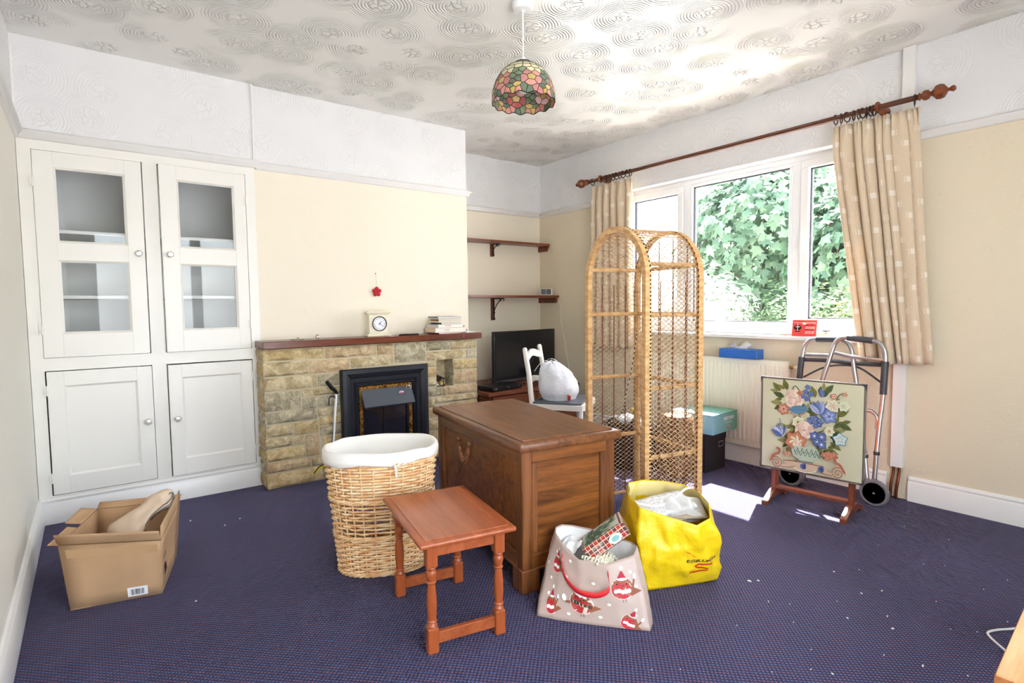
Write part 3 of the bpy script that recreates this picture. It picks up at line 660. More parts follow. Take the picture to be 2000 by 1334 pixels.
b = B(); b.lathe([(.005, 0), (.005, -.012), (.012, -.014), (.013, -.032), (.009, -.036), (0, -.037)], 14, (xf+.015, ya-.022, .690), 'Y'); b.build('bleed_valve', M_cream, rad)
for y in (-.3, .4):
    b = B(); b.bb(x1, -.002, y-.02, y+.02, .2, .65, .002); b.build('wall_bracket', M_rad, rad)
b = B(); b.tube([(xf+.02, yb-.06, .14), (xf+.02, yb-.06, .002)], .0075, 8); b.build('pipe', M_rad, rad)
tis = thing('tissue_box', 'blue cuboid tissue box with a white tissue on top of the radiator', 'tissue box', (W-.054, -1.62, .7275), 0)
b = B(); b.bb(-.042, .050, -.137, .137, 0, .062, .003); b.build('carton', plain('blue_card', S(40, 104, 190), .45), tis)
b = B(); b.grid(lambda u, v: (.02*(u-.5)*2*(1-v*.6) + .008*math.sin(9*u+4*v), .07*(u-.5)*2 + .02*math.sin(6*v), .060 + .038*v*(1+.5*math.sin(7*u))), 12, 6); o = b.build('tissue', M_white, tis); o.modifiers.new('t', 'SOLIDIFY').thickness = .001
card = thing('greetings_card', 'red printed card propped on the window sill', 'card', (3.795, -2.02, .8862), math.radians(-90))
b = B(); R = Matrix.Rotation(math.radians(-8), 3, 'X'); b.box((0, .012, .051), (.148, .0016, .102), 0, R); c_ = b.build('sheet', plain('red_card', S(228, 70, 66), .5), card)
b = B(); cf = lambda x, y: Vector((x, .012, .051)) + R @ Vector((x*0, -.0014, y)) 
wt = S(250, 240, 236); bk_ = S(30, 22, 24)
for t, x, y, s_, c_2 in (('TO BE A CHRISTIAN IS TO BE', .0, .034, .0105, wt), ('JESUS SAID', .032, .018, .008, bk_), ('come to me all you', .036, .009, .008, wt), ('who are weary and', .036, .001, .008, wt), ('AND I WILL', .032, -.010, .008, bk_), ('give you rest', .036, -.020, .008, wt), ('take my yoke', .034, -.029, .008, wt)):
    vs, fs = text_geo(t, s_, bold=.0003, width=.135 if y > .03 else .056); b.add([cf(v.x+x, v.y+y) for v in vs], fs, c_2)
for poly in (disc2(-.040, .004, .024, .016, 16), disc2(-.040, -.020, .018, .004, 12)): b.add([cf(*p) for p in poly], [list(range(len(poly)))], bk_)
for (x, y, wx, wy) in ((-.040, .004, .002, .022), (-.040, .008, .014, .002)): b.add([cf(x-wx, y-wy)+Vector((0, -.0004, 0)), cf(x+wx, y-wy)+Vector((0, -.0004, 0)), cf(x+wx, y+wy)+Vector((0, -.0004, 0)), cf(x-wx, y+wy)+Vector((0, -.0004, 0))], [[0, 1, 2, 3]], wt)
for v in list(b.v): pass
b.build('print', M_print, card, smooth=0); tag(card.children[-1], kind='stuff')
b = B(); b.box((0, .028, .045), (.02, .001, .088), 0, Matrix.Rotation(math.radians(24), 3, 'X')); b.build('strut', M_white, card)
for i, (r, c, lab) in enumerate(((.050, S(238, 232, 224), 'pale round coaster, lowest of the pile on the window sill'), (.045, S(230, 150, 70), 'orange round coaster second from the bottom of the sill pile'), (.044, S(244, 240, 232), 'white round coaster in the middle of the sill pile'), (.040, S(232, 160, 84), 'orange round coaster just under the top one of the sill pile'), (.038, S(246, 240, 230), 'cream round coaster, topmost of the pile on the window sill'))):
    o = tag(B().lathe([(r, 0), (r+.001, .002), (r, .0042)], 24, col=c).build('coaster', M_pink), lab, 'coaster', 'coasters piled on the sill'); o.location = (3.80+.003*math.sin(i*2.1), -2.155+.006*math.cos(i*1.7), .8862+.0045*i)
pot = thing('lidded_pot', 'tiny silver pot with a dark lid standing on the coasters', 'pot', (3.80, -2.155, .9089))
B().lathe([(.012, 0), (.016, .010), (.020, .013)], 16, col=S(190, 190, 190)).build('bowl', M_pink, pot); B().lathe([(.021, .013), (.021, .020)], 16, col=S(60, 54, 52)).build('lid', M_pink, pot)
b = B(); b.tube([(.012*math.cos(a*PI/10), .018*math.sin(a*PI/10)*1.0, .0022) for a in range(20)], .002, 6, closed=True)
o = tag(b.build('brass_ring', M_brass), 'small brass ring lying on the window sill', 'ring'); o.location = (3.79, -1.90, .8862)

# ------------------------------------------------------------------ curtain pole, rings, curtains
pole = thing('curtain_pole', 'dark turned wooden curtain pole with ball finials above the window', 'curtain pole', (W-.105, 0, 2.148))
b = B(); b.cyl((0, -.235, 0), (0, -2.615, 0), .0145, 16); b.build('pole', M_mahog_y, pole)
fin = [(.0145, 0), (.020, .006), (.014, .012), (.012, .016), (.022, .022), (.026, .034), (.022, .046), (.012, .052), (.012, .060), (.018, .064), (.034, .078), (.037, .094), (.033, .110), (.016, .122), (.009, .126), (.008, .134), (.013, .140), (.015, .149), (.010, .157), (0, .160)]
b = B(); b.lathe(fin, 24, axis='Y'); M_fin = wood('mahogany_turned', S(96, 42, 20), S(138, 70, 36), 1.4, 'Y', .2, .05)
for s, y in ((1, -.235), (-1, -2.615)):
    o = b.build('finial', M_fin, pole); o.location = (0, y, 0)
    if s < 0: o.rotation_euler = (0, 0, PI)
for y in (-.37, -2.43):
    b = B(); b.tube([(.021*math.cos(a*PI/10), 0, .021*math.sin(a*PI/10)) for a in range(20)], .010, 8, closed=True); b.lathe([(.010, .0), (.014, .02), (.012, .05), (.022, .07), (.026, .104)], 14, (0, 0, -.006), 'X'); o = b.build('pole_bracket', M_fin, pole); o.location = (0, y, 0)
def ring_geo(b, y, tilt):
    R = Matrix.Rotation(tilt, 3, 'Z')
    b.tube([Vector((0, y, -.009)) + R @ Vector((.026*math.cos(a*PI/9), 0, .026*math.sin(a*PI/9))) for a in range(18)], .0036, 6, closed=True)
    b.tube([(0, y, -.036), (0, y, -.046)], .002, 5)
M_ring = plain('dark_wood_ring', S(60, 34, 24), .35)
def curtain_mat():
    k = N('curtain_cloth'); uv = k.n('TexCoord'); sep = k.n('SeparateXYZ'); k.l(uv.outputs['UV'], sep.inputs[0])
    # woven square motifs in a half-drop repeat
    X = k.math('MULTIPLY', sep.outputs[0], 1/.075); Y = k.math('MULTIPLY', sep.outputs[1], 1/.19)
    col_i = k.math('FLOOR', X); Y2 = k.math('ADD', Y, k.math('MULTIPLY', k.math('MODULO', col_i, 3), .3333))
    fx = k.math('ABSOLUTE', k.math('SUBTRACT', k.math('FRACT', X), .5)); fy = k.math('ABSOLUTE', k.math('SUBTRACT', k.math('FRACT', Y2), .5))
    inner = k.math('MULTIPLY', k.math('LESS_THAN', fx, .20), k.math('LESS_THAN', fy, .075))
    outer = k.math('MULTIPLY', k.math('LESS_THAN', fx, .36), k.math('LESS_THAN', fy, .085))
    gap = k.math('MULTIPLY', k.math('LESS_THAN', fx, .31), k.math('LESS_THAN', fy, .40))
    line = k.math('MULTIPLY', outer, k.math('SUBTRACT', 1, gap))
    msk = k.math('MAXIMUM', inner, line)
    weave = k.noise(k.coord(scale=(1, 1, 1)), 380, 2)
    base = k.ramp(weave, [(.3, S(208, 188, 160)), (.7, S(226, 208, 182))])
    k.color(k.mix(k.math('MULTIPLY', msk, .75), base, S(240, 232, 220))); k.set(rough=.85, spec=.15, sheen=.2)
    k.bump(weave, .2, .002)
    # a lined curtain lets a little daylight through
    tl = k.n('BsdfTranslucent'); tl.inputs[0].default_value = S(240, 214, 170); mx = k.n('MixShader'); mx.inputs[0].default_value = .10
    k.l(k.b.outputs[0], mx.inputs[1]); k.l(tl.outputs[0], mx.inputs[2]); k.l(mx.outputs[0], k.out.inputs[0])
    return k.m
M_curt = curtain_mat()
def curtain(name, label, yt0, yt1, yb0, yb1, zt, zb, folds, seed, drift, flat=0):
    o = thing(name, label, 'curtain', (W-.105, 0, 0), 0, 'curtains at the window')
    rnd = random.Random(seed); ph = [rnd.uniform(.6, 1.5) for _ in range(folds+2)]; tot = sum(ph[:folds]); cum = [0]
    for i in range(folds): cum.append(cum[-1] + ph[i]/tot)
    def phase(u):
        for i in range(folds):
            if u <= cum[i+1]: return i + (u-cum[i])/(cum[i+1]-cum[i])
        return folds
    NU, NV = folds*14, 34; zt_f = lambda u: zt
    def fn(u, v):
        z = zt + (zb-zt)*v; ph_ = phase(u); k = min(1, v/.10)
        head = .010*math.sin(2*PI*ph_*2.0)*(1-k)
        amp = (.010 + .026*k*(.6+.5*noise.noise(Vector((ph_*.9, 0, seed)))))*(1+.25*v)
        t = v**1.15; yy = (yt0 + (yt1-yt0)*u)*(1-t) + (yb0 + (yb1-yb0)*u)*t
        s_ = math.sin(2*PI*ph_ + .5*math.sin(3*v+seed)); c_ = math.cos(2*PI*ph_)
        amp *= 1 - flat*max(0, min(1, (u-.66)/.08)); x = .004 - amp*s_*1.0 + head + .012*noise.noise(Vector((u*4, v*2.5, seed)))*k + drift*v
        y = yy + .012*k*c_*(1-v*.3) + .010*noise.noise(Vector((u*5+9, v*1.7, seed)))*k
        return (x, y, z + .012*noise.noise(Vector((u*6, 3, seed)))*(v > .99))
    b = B(); b.grid(fn, NU, NV); me_o = b.build('cloth', M_curt, o, smooth=180, fixn=False); me = me_o.data
    uvl = me.uv_layers.new(name='UVMap'); wid = abs(yt1-yt0)*2.1 + .1; ln = zt-zb
    for lp in me.loops:
        i = lp.vertex_index; uvl.data[lp.index].uv = ((i % (NU+1))/NU*wid, (1-(i//(NU+1))/NV)*ln)
    me_o.modifiers.new('t', 'SOLIDIFY').thickness = .0016
    # stitched heading tape
    b = B(); b.grid(lambda u, v: Vector(fn(u, .004+.045*v)) + Vector((.004, 0, 0)), NU, 2); tp = b.build('heading_tape', plain('heading_tape_cloth_'+name, S(236, 222, 196), .8), o, smooth=180, fixn=False)
    return o
cl = curtain('curtain', 'short beige curtain nearer the alcove, drawn back with seven folds', -.265, -.70, -.23, -.72, 2.100, .735, 6, 3, .02)
cr = curtain('curtain', 'beige curtain with woven squares hanging over the walking frame', -2.205, -2.625, -2.37, -2.715, 2.100, .760, 8, 8, .035, .72)
for cu_, ys in ((cl, (-.275, -.415, -.445, -.475, -.51, -.545, -.58, -.615, -.66, -.69)), (cr, (-2.215, -2.245, -2.275, -2.31, -2.335, -2.355, -2.375, -2.395, -2.41, -2.60))):
    for i, y in enumerate(ys):
        b = B(); ring_geo(b, 0, .25*math.sin(i*2.3)); o = b.build('curtain_ring', M_ring, cu_); o.location = (0, y, 2.148)

# ------------------------------------------------------------------ pendant lamp with leaded glass shade
LX, LY = 1.86, -1.675
lamp = thing('pendant_lamp', 'ceiling pendant with a leaded stained-glass dome shade of flowers', 'lamp', (LX, LY, H))
b = B(); b.lathe([(.050, 0), (.050, -.012), (.046, -.030), (.040, -.036), (.010, -.037), (.008, -.044), (0, -.045)], 28); b.build('ceiling_rose', M_white, lamp)
b = B(); b.cyl((0, 0, -.04), (0, 0, -.245), .0032, 8); b.build('flex', M_white, lamp)
b = B(); b.lathe([(.004, -.236), (.010, -.240), (.015, -.262), (.017, -.280), (.016, -.30), (.016, -.33)], 16); b.build('lamp_holder', M_white, lamp)
b = B(); b.ball((0, 0, -.365), .028, 16, 10, (1, 1, 1.25)); b.build('bulb', plain('opal_bulb', S(246, 242, 232), .3), lamp)
shade = bpy.data.objects.new('shade', None); C.objects.link(shade); shade.parent = lamp
ZT, ZB_ = -.275, -.452; RS = .142
def dome(th, t, off=0):
    """t: 0 top ring .. 1 rim"""
    a = .28 + t*1.36; r = RS*math.sin(min(a, PI/2)) if a < PI/2 else RS*(1 - .06*(a-PI/2)); r = r + off
    zz = ZT - (ZT-ZB_)*(1-math.cos(a*.955))/(1-math.cos(1.64*.955)) + .012
    if t > .93: zz -= (t-.93)*.07*math.sin(th*14)
    return Vector((r*math.cos(th), r*math.sin(th), zz))
rnd = random.Random(4); seeds = []; cols = {}
CR = [S(246, 240, 190), S(240, 236, 184), S(250, 244, 204)]; PK = [S(244, 196, 202), S(236, 176, 186), S(248, 212, 216)]; CO = [S(222, 136, 122), S(206, 120, 112), S(232, 152, 134)]; GN = [S(96, 130, 72), S(58, 104, 70), S(120, 146, 92), S(78, 112, 60)]; RD = [S(196, 50, 48), S(176, 40, 44)]; YE = [S(214, 180, 70), S(222, 190, 84)]; BRN = [S(92, 82, 70), S(110, 92, 80), S(84, 96, 84)]
def seed(x, y, c): seeds.append((x % 6.283, y, rnd.choice(c)))
KX = 1.0                                     # angle units; v runs 0..1
for k in range(18):
    for r in range(4): seed(k*2*PI/18 + .002*r, .05 + .118*r, CR)
for q in range(6):
    base = q*2*PI/6 + .12; pet = [PK, RD, PK, CO, CO, CO][q]
    for j in range(5): seed(base + .27*math.cos(j*1.257+.4), .705 + .125*math.sin(j*1.257+.4), pet)
    seed(base, .705, YE)
    for dx, dy, c in ((.50, .56, GN[2:]), (.46, .68, GN), (.58, .62, GN), (.44, .79, BRN), (.60, .74, GN[1:]), (.30, .535, CR), (.74, .535, GN[2:]), (.0, .525, CR)): seed(base+dx, dy, c)
    for j, c in enumerate((CO, CO, YE, CO, GN, GN)): seed(base + .10 + j*.175, .925 + .02*(j % 2), c)
    for dx, dy, c in ((.54, .86, YE), (.40, .88, GN)): seed(base+dx, dy, c)
def clip(poly, a, b_, c_):
    out = []
    for i in range(len(poly)):
        p, q = poly[i], poly[(i+1) % len(poly)]; dp = a*p[0]+b_*p[1]-c_; dq = a*q[0]+b_*q[1]-c_
        if dp <= 0: out.append(p)
        if (dp < 0 < dq) or (dq < 0 < dp): t = dp/(dp-dq); out.append((p[0]+(q[0]-p[0])*t, p[1]+(q[1]-p[1])*t))
    return out
AR = .46                                      # v is stretched so that cells come out round
M_gl = N('stained_glass'); _a = M_gl.n('Attribute', attribute_name='Col'); _nz = M_gl.noise(M_gl.coord(), 60, 3)
_c = M_gl.mix(M_gl.math('MULTIPLY', _nz, .35), _a.outputs[0], (.9, .88, .84, 1)); M_gl.color(_c); M_gl.set(rough=.18, spec=.5)
_tl = M_gl.n('BsdfTranslucent'); M_gl.l(_c, _tl.inputs[0]); _mx = M_gl.n('MixShader'); _mx.inputs[0].default_value = .35; M_gl.l(M_gl.b.outputs[0], _mx.inputs[1]); M_gl.l(_tl.outputs[0], _mx.inputs[2]); M_gl.l(_mx.outputs[0], M_gl.out.inputs[0]); M_gl = M_gl.m
came = B()
for i, (sx, sy, colr) in enumerate(seeds):
    poly = [(sx-1.0, 0), (sx+1.0, 0), (sx+1.0, 1), (sx-1.0, 1)]
    for j, (tx, ty, _) in enumerate(seeds):
        if j == i: continue
        for sh in (-6.2832, 0, 6.2832):
            X = tx+sh
            if abs(X-sx) > 1.9: continue
            ax, ay = (X-sx), (ty-sy)/AR/AR*1.0
            mx_, my_ = (X+sx)/2, (ty+sy)/2
            poly = clip(poly, ax, ay, ax*mx_ + ay*my_)
            if len(poly) < 3: break
        if len(poly) < 3: break
    if len(poly) < 3: continue
    # finer outline so that the piece follows the dome, shrunk by the lead
    cx = sum(p[0] for p in poly)/len(poly); cy = sum(p[1] for p in poly)/len(poly); fine = []
    for a in range(len(poly)):
        p, q = poly[a], poly[(a+1) % len(poly)]; m = 2 if abs(p[0]-q[0]) < .2 else 3
        fine += [(p[0]+(q[0]-p[0])*t/m, p[1]+(q[1]-p[1])*t/m) for t in range(m)]
    for a in range(len(poly)):
        p, q = poly[a], poly[(a+1) % len(poly)]
        if (p[0], p[1]) < (q[0], q[1]) or min(p[1], q[1]) < .001 or max(p[1], q[1]) > .999:
            m = 2 if abs(p[0]-q[0]) < .2 else 3; came.tube([dome(p[0]+(q[0]-p[0])*t/m, p[1]+(q[1]-p[1])*t/m) for t in range(m+1)], .0021, 5, cap=False)
    sh = [(cx+(x-cx)*.95, cy+(y-cy)*.95) for x, y in fine]; n = len(sh)
    b = B(); vs = [dome(x, y, .0012) for x, y in sh] + [dome(cx, cy, .0022)] + [dome(x, y, -.0012) for x, y in sh]
    fs = [[a, (a+1) % n, n] for a in range(n)] + [[n+1+a for a in range(n)][::-1]] + [[a, n+1+a, n+1+(a+1) % n, (a+1) % n] for a in range(n)]
    b.add(vs, fs, colr); b.build('glass_piece', M_gl, shade, smooth=40)
M_lead = plain('lead_came', S(30, 28, 26), .5, .4)
tag(came.build('lead_came', M_lead, shade, smooth=60), kind='stuff')
b = B(); b.lathe([(.016, -.262), (.041, -.264), (.042, -.268), (.016, -.268)], 24); b.build('shade_cap', M_lead, shade)

# ------------------------------------------------------------------ oak chest
ch = thing('blanket_chest', 'dark oak panelled blanket chest with a carved swag', 'chest', (1.804, -1.669, 0), math.radians(-8.71))
cw_, cd_, chh = .439, .881, .590; hx, hy = cw_/2, cd_/2; zt0 = .548
b = B(); b.bb(-hx-.022, hx+.022, -hy-.022, hy+.022, zt0, chh-.006, .010, 3); b.bb(-hx+.006, hx-.006, -hy+.006, hy-.006, chh-.012, chh, .003); b.build('lid', M_oak, ch)
for sx in (-1, 1):
    for sy in (-1, 1):
        b = B(); b.box((sx*(hx-.022), sy*(hy-.022), (.0+zt0)/2+.04), (.044, .044, zt0-.08), .004); b.build('corner_post', M_oak_z, ch)
        b = B(); e = .009; b.box((sx*(hx-.030), sy*(hy-.030), .045), (.078, .078, .09), .003); b.build('foot', M_oak_z, ch)
def chest_side(axis, s, L, name):
    """rails, stiles and sunk panel of one face"""
    o = []
    def put(a0, a1, z0, z1, d0, d1, mat, nm, bev=.003):
        b = B()
        if axis == 'x': b.bb(*( (s*hx-d1, s*hx-d0) if s > 0 else (s*hx+d0, s*hx+d1) ), a0, a1, z0, z1, bev)
        else: b.bb(a0, a1, *( (s*hy-d1, s*hy-d0) if s > 0 else (s*hy+d0, s*hy+d1) ), z0, z1, bev)
        return b.build(nm, mat, ch)
    h2 = L/2-.043
    put(-h2, h2, .500, zt0, .0, .030, M_oak if axis == 'x' else M_oak_x, 'top_rail'); put(-h2, h2, .085, .145, .0, .030, M_oak if axis == 'x' else M_oak_x, 'bottom_rail')
    put(-h2, -h2+.026, .145, .500, .002, .028, M_oak_z, 'stile'); put(h2-.026, h2, .145, .500, .002, .028, M_oak_z, 'stile')
    put(-h2+.02, h2-.02, .14, .505, .014, .022, M_oak_x, 'panel', .001)
    put(-h2, h2, .080, .092, -.006, .02, M_oak if axis == 'x' else M_oak_x, 'plinth_moulding', .004)
chest_side('x', -1, cd_, 'l'); chest_side('x', 1, cd_, 'r'); chest_side('y', -1, cw_, 'f'); chest_side('y', 1, cw_, 'b')
b = B(); b.bb(-hx+.02, hx-.02, -hy+.02, hy-.02, .09, .11); b.build('floor_board', M_oak, ch)
# carved swag on the long panel
sw = B(); xw = -hx+.012
for i in range(27):
    t = -1 + 2*i/26; y = .135 + .062*t; zz = .468 - .095*(1-t*t)**.8
    r = .0095 + .003*math.cos(i*2.2) + .005*(1-abs(t))
    sw.ball((xw, y, zz), r, 8, 5, (.8, 1, 1))
    sw.tube([(xw-.006, y + .010*math.cos(a*.9)*(1-a*.07), zz + .010*math.sin(a*.9)*(1-a*.07)) for a in range(7)], .0022, 5)
tag(sw.build('carved_swag', plain('carved_oak', S(150, 92, 52), .35), ch), 'carved scrolling swag'); ch.children[-1]['kind'] = 'stuff'

# ------------------------------------------------------------------ side table with turned legs
st = thing('side_table', 'cherry-stained side table with turned legs in front of the chest', 'table', (1.224, -2.002, 0), math.radians(-11.02))
tw, td, th = .269, .429, .376; ax, ay = tw/2-.018, td/2-.018
b = B(); b.bb(-tw/2-.030, tw/2+.030, -td/2-.030, td/2+.030, th-.020, th-.003, .007, 3); b.bb(-tw/2-.008, tw/2+.008, -td/2-.008, td/2+.008, th-.006, th, .002); b.build('top', M_cherry, st)
lp = [(.010, .0)]
lp = [(.0145, .082), (.0175, .088), (.0145, .094), (.0125, .098), (.0165, .103), (.0135, .108), (.0150, .125), (.0165, .155), (.0160, .185), (.0135, .210), (.0120, .224), (.0165, .229), (.0125, .234), (.0150, .244), (.0178, .256), (.0150, .267), (.0125, .270), (.0172, .276), (.0140, .282)]
for sx in (-1, 1):
    for sy in (-1, 1):
        b = B(); b.bb(-.018, .018, -.018, .018, 0, .084, .004); b.lathe(lp, 18); b.bb(-.018, .018, -.018, .018, .280, th-.020, .003)
        o = b.build('leg', M_cherry_z, st); o.location = (sx*ax, sy*ay, 0)
for sy in (-1, 1):
    b = B(); b.bb(-ax+.017, ax-.017, sy*ay-.009, sy*ay+.009, .026, .064, .002); b.build('stretcher', M_cherry, st)
    b = B(); b.bb(-ax+.017, ax-.017, sy*ay-.010, sy*ay+.010, .312, th-.020, .002); b.build('apron', M_cherry, st)
for sx in (-1, 1):
    b = B(); b.bb(sx*ax-.010, sx*ax+.010, -ay+.017, ay-.017, .312, th-.020, .002); b.build('apron', M_cherry, st)

# ------------------------------------------------------------------ laundry basket
bk0 = thing('laundry_basket', 'tall oval wicker laundry basket with a white cloth liner', 'basket', (1.215, -1.49, 0), math.radians(-24))
def wick_mat(name, c1, c2):
    k = N(name); k.color(k.ramp(k.noise(k.coord(scale=(1, 1, 2.5)), 24, 3), [(.35, c1), (.65, c2)])); k.set(rough=.5, spec=.35); return k.m
M_wick = wick_mat('willow', S(232, 172, 112), S(254, 224, 176))
BA0, BB0, BA1, BB1, BH = .178, .128, .226, .166, .500
def oval(a, z, off=0):
    t = z/BH; A = BA0+(BA1-BA0)*t + off; Bb = BB0+(BB1-BB0)*t + off; e = 2.4
    c, s = math.cos(a), math.sin(a); return Vector((A*abs(c)**(2/e)*(1 if c > 0 else -1), Bb*abs(s)**(2/e)*(1 if s > 0 else -1), z))
NS = 30
b = B()
for k in range(NS): a = 2*PI*k/NS; b.tube([oval(a, .01), oval(a, .25), oval(a, .49)], .0036, 5)
tag(b.build('stakes', M_wick, bk0), kind='stuff')
b = B(); z = .016; row = 0; NP = NS*4; rnd = random.Random(2)
while z < .468:
    mid = .165 < z < .315; pit = .0105 if z < .165 else .0135 if mid else .0122; r = .0049 if not mid else .0042
    jig = rnd.uniform(-.002, .002)
    tl_ = (rnd.uniform(-.007, .007) if mid else 0); ph0 = rnd.uniform(0, 6)
    def pt(i):
        a = 2*PI*i/NP; s = (1 if row % 2 else -1)*math.cos(a*NS/2 + (0 if not mid else .0)); return oval(a, z + .0015*s + tl_*math.sin(a+ph0) + jig*.3, .0075*s)
    b.tube([pt(i) for i in range(NP)], r, 6, closed=True); z += pit; row += 1
tag(b.build('weave', M_wick, bk0, smooth=60), kind='stuff')
b = B()
for zz, rr in ((.010, .007), (.165, .006), (.318, .006)):
    for p in range(3): b.tube([oval(2*PI*i/72, zz + .0055*math.sin(2*PI*i/72*14 + p*2.094), .006 + .0055*math.cos(2*PI*i/72*14 + p*2.094)) for i in range(72)], .0042, 5, closed=True)
tag(b.build('braided_bands', M_wick, bk0, smooth=60), kind='stuff')
b = B()
for p in range(4): b.tube([oval(2*PI*i/96, .473 + .008*math.sin(2*PI*i/96*16 + p*1.57), .002 + .008*math.cos(2*PI*i/96*16 + p*1.57)) for i in range(96)], .0052, 5, closed=True)
b.build('rim', M_wick, bk0, smooth=60)
# cloth liner folded over the rim
M_liner = plain('cotton_liner', S(244, 240, 232), .9, bump=(160, .15, .002))
def liner(u, v):
    a = 2*PI*u; n1 = noise.noise(Vector((math.cos(a)*2, math.sin(a)*2, v*1.5))); back = max(0, math.sin(a))
    if v < .26:                                # outside skirt of the fold
        t = v/.26; p = oval(a, .478 + .014*n1 - .014*max(0, math.cos(a+2.2)) + (.030 - .012*n1)*t, .013 + .005*n1 + .003*math.sin(PI*t)); return p
    if v < .42:                                # rolled top
        t = (v-.26)/.16; p = oval(a, .508 + .006*n1 + .012*math.sin(PI*t) + .004*back, .013 - .030*t + .003*n1); return p
    t = (v-.42)/.58; q = 1 - .10*t - .04*n1*t; p = oval(a, .508 - .20*t, -.017); 
    q += .05*t*math.sin(a*7+4*n1)*min(1, t*3)*.6; return Vector((p.x*q, p.y*q, p.z + .020*n1*t + .05*math.exp(-((a-4.0)/.7)**2)*(1-t)*0))
b = B(); b.grid(liner, 80, 30, wrap=True); o = b.build('liner', M_liner, bk0, smooth=180); o.modifiers.new('t', 'SOLIDIFY').thickness = .0018
b = B(); b.grid(lambda u, v: (lambda p: Vector((p.x*u*.9, p.y*u*.9, .315+.006*math.sin(5*u+9*v))))(oval(2*PI*v, .32, -.03)), 6, 40); b.build('liner_base', M_liner, bk0, smooth=180)
b = B(); pa = -1.42; b.grid(lambda u, v: oval(pa+.030*(u-.5)+.03*v, .474-.052*v, .026+.005*math.sin(6*v)), 2, 8); o = b.build('liner_tie', M_liner, bk0, smooth=180); o.modifiers.new('t', 'SOLIDIFY').thickness = .002
# ------------------------------------------------------------------ cardboard box with a folded canvas bag
M_card = plain('brown_cardboard', S(198, 160, 120), .8, vary=.12, bump=(40, .1, .003))
cb = thing('cardboard_box', 'open brown cardboard box with torn tape on the carpet', 'box', (.33, -.97, 0))
BT = [Vector((.145-.33, -1.141+.97, .002)), Vector((.425-.33, -1.205+.97, .002)), Vector((.512-.33, -.850+.97, .002)), Vector((.235-.33, -.785+.97, .002))]
TP = [Vector((.118-.33, -1.090+.97, .235)), Vector((.428-.33, -1.238+.97, .222)), Vector((.540-.33, -.790+.97, .225)), Vector((.238-.33, -.70+.97, .232))]
def panel(p0, p1, p2, p3, mat, nm, parent, th=.004, bow=0, n=5):
    nrm = (p1-p0).cross(p3-p0).normalized(); b = B()
    b.grid(lambda u, v: (p0*(1-u)+p1*u)*(1-v) + (p3*(1-u)+p2*u)*v + nrm*bow*math.sin(PI*u)*math.sin(PI*min(1, v*1.0)), n, n)
    o = b.build(nm, mat, parent, smooth=60, fixn=False); m = o.modifiers.new('t', 'SOLIDIFY'); m.thickness = th; m.offset = -1; return o
for i in range(4):
    j = (i+1) % 4; panel(BT[i], BT[j], TP[j], TP[i], M_card, 'side', cb, .004, (.006, -.014, .004, .006)[i])
panel(BT[0], BT[3], BT[2], BT[1], M_card, 'base', cb)
def flap(i, out, up, a=0, c=1):
    j = (i+1) % 4; p, q = TP[i].lerp(TP[j], a), TP[i].lerp(TP[j], c); d = Vector((out[0], out[1], up))
    panel(p, q, q+d*.92, p+d, M_card, 'flap', cb, .0035, .004)
flap(0, (-.010, -.028), .050); flap(1, (.004, .022), .050); flap(2, (.012, .03), .022); flap(3, (-.055, -.004), .018, 0, .45)
flap(3, (-.03, -.06), .03, .55, 1)
# torn tape, carrier label with its bars, handling marks
tape = B(); e = (BT[1]-BT[0]).normalized(); nz_ = (TP[0]-BT[0]).cross(e).normalized()*1.0
fp_ = lambda u, v, off=.0015: (BT[0]*(1-u)+BT[1]*u)*(1-v) + (TP[0]*(1-u)+TP[1]*u)*v + (BT[1]-BT[0]).cross(TP[0]-BT[0]).normalized()*(.006*math.sin(PI*u)*math.sin(PI*v) + off)
tape.grid(lambda u, v: fp_(.06+.90*u, .80+.13*v + .012*noise.noise(Vector((u*30, 0, 1)))*v), 40, 2); tape.build('tape', plain('parcel_tape', S(196, 158, 116), .3), cb, fixn=False)
lb = B(); lb.grid(lambda u, v: fp_(.62+.22*u, .05+.16*v, .001), 3, 2, col=S(246, 246, 246)); lb.build('carrier_label', M_print, cb, fixn=False)
lb = B(); rnd = random.Random(3); u = .655
while u < .795:
    wv = rnd.choice((.003, .005, .008)); lb.add([fp_(u, .075, .002), fp_(u+wv, .075, .002), fp_(u+wv, .175, .002), fp_(u, .175, .002)], [[0, 1, 2, 3]], S(30, 30, 34)); u += wv + rnd.choice((.004, .006, .009))
tag(lb.build('barcode', M_print, cb, smooth=0, fixn=False), kind='stuff')
rp = lambda u, v, off=.002: (BT[1]*(1-u)+BT[2]*u)*(1-v) + (TP[1]*(1-u)+TP[2]*u)*v + (BT[2]-BT[1]).cross(TP[1]-BT[1]).normalized()*(-.014*math.sin(PI*u)*math.sin(PI*v) + off)
lb = B()
for (u0, u1, v0, v1) in ((.22, .23, .18, .5), (.40, .41, .18, .5), (.22, .41, .18, .20), (.22, .41, .48, .5), (.25, .38, .22, .33)): lb.add([rp(u0, v0), rp(u1, v0), rp(u1, v1), rp(u0, v1)], [[0, 1, 2, 3]], S(40, 32, 28))
vs, fs = text_geo('FRAGILE', .10); lb.add([rp(.12+v.y*.9, .28+v.x*.42) for v in vs], fs, S(96, 74, 56)); tag(lb.build('handling_marks', M_print, cb, smooth=0, fixn=False), kind='stuff')
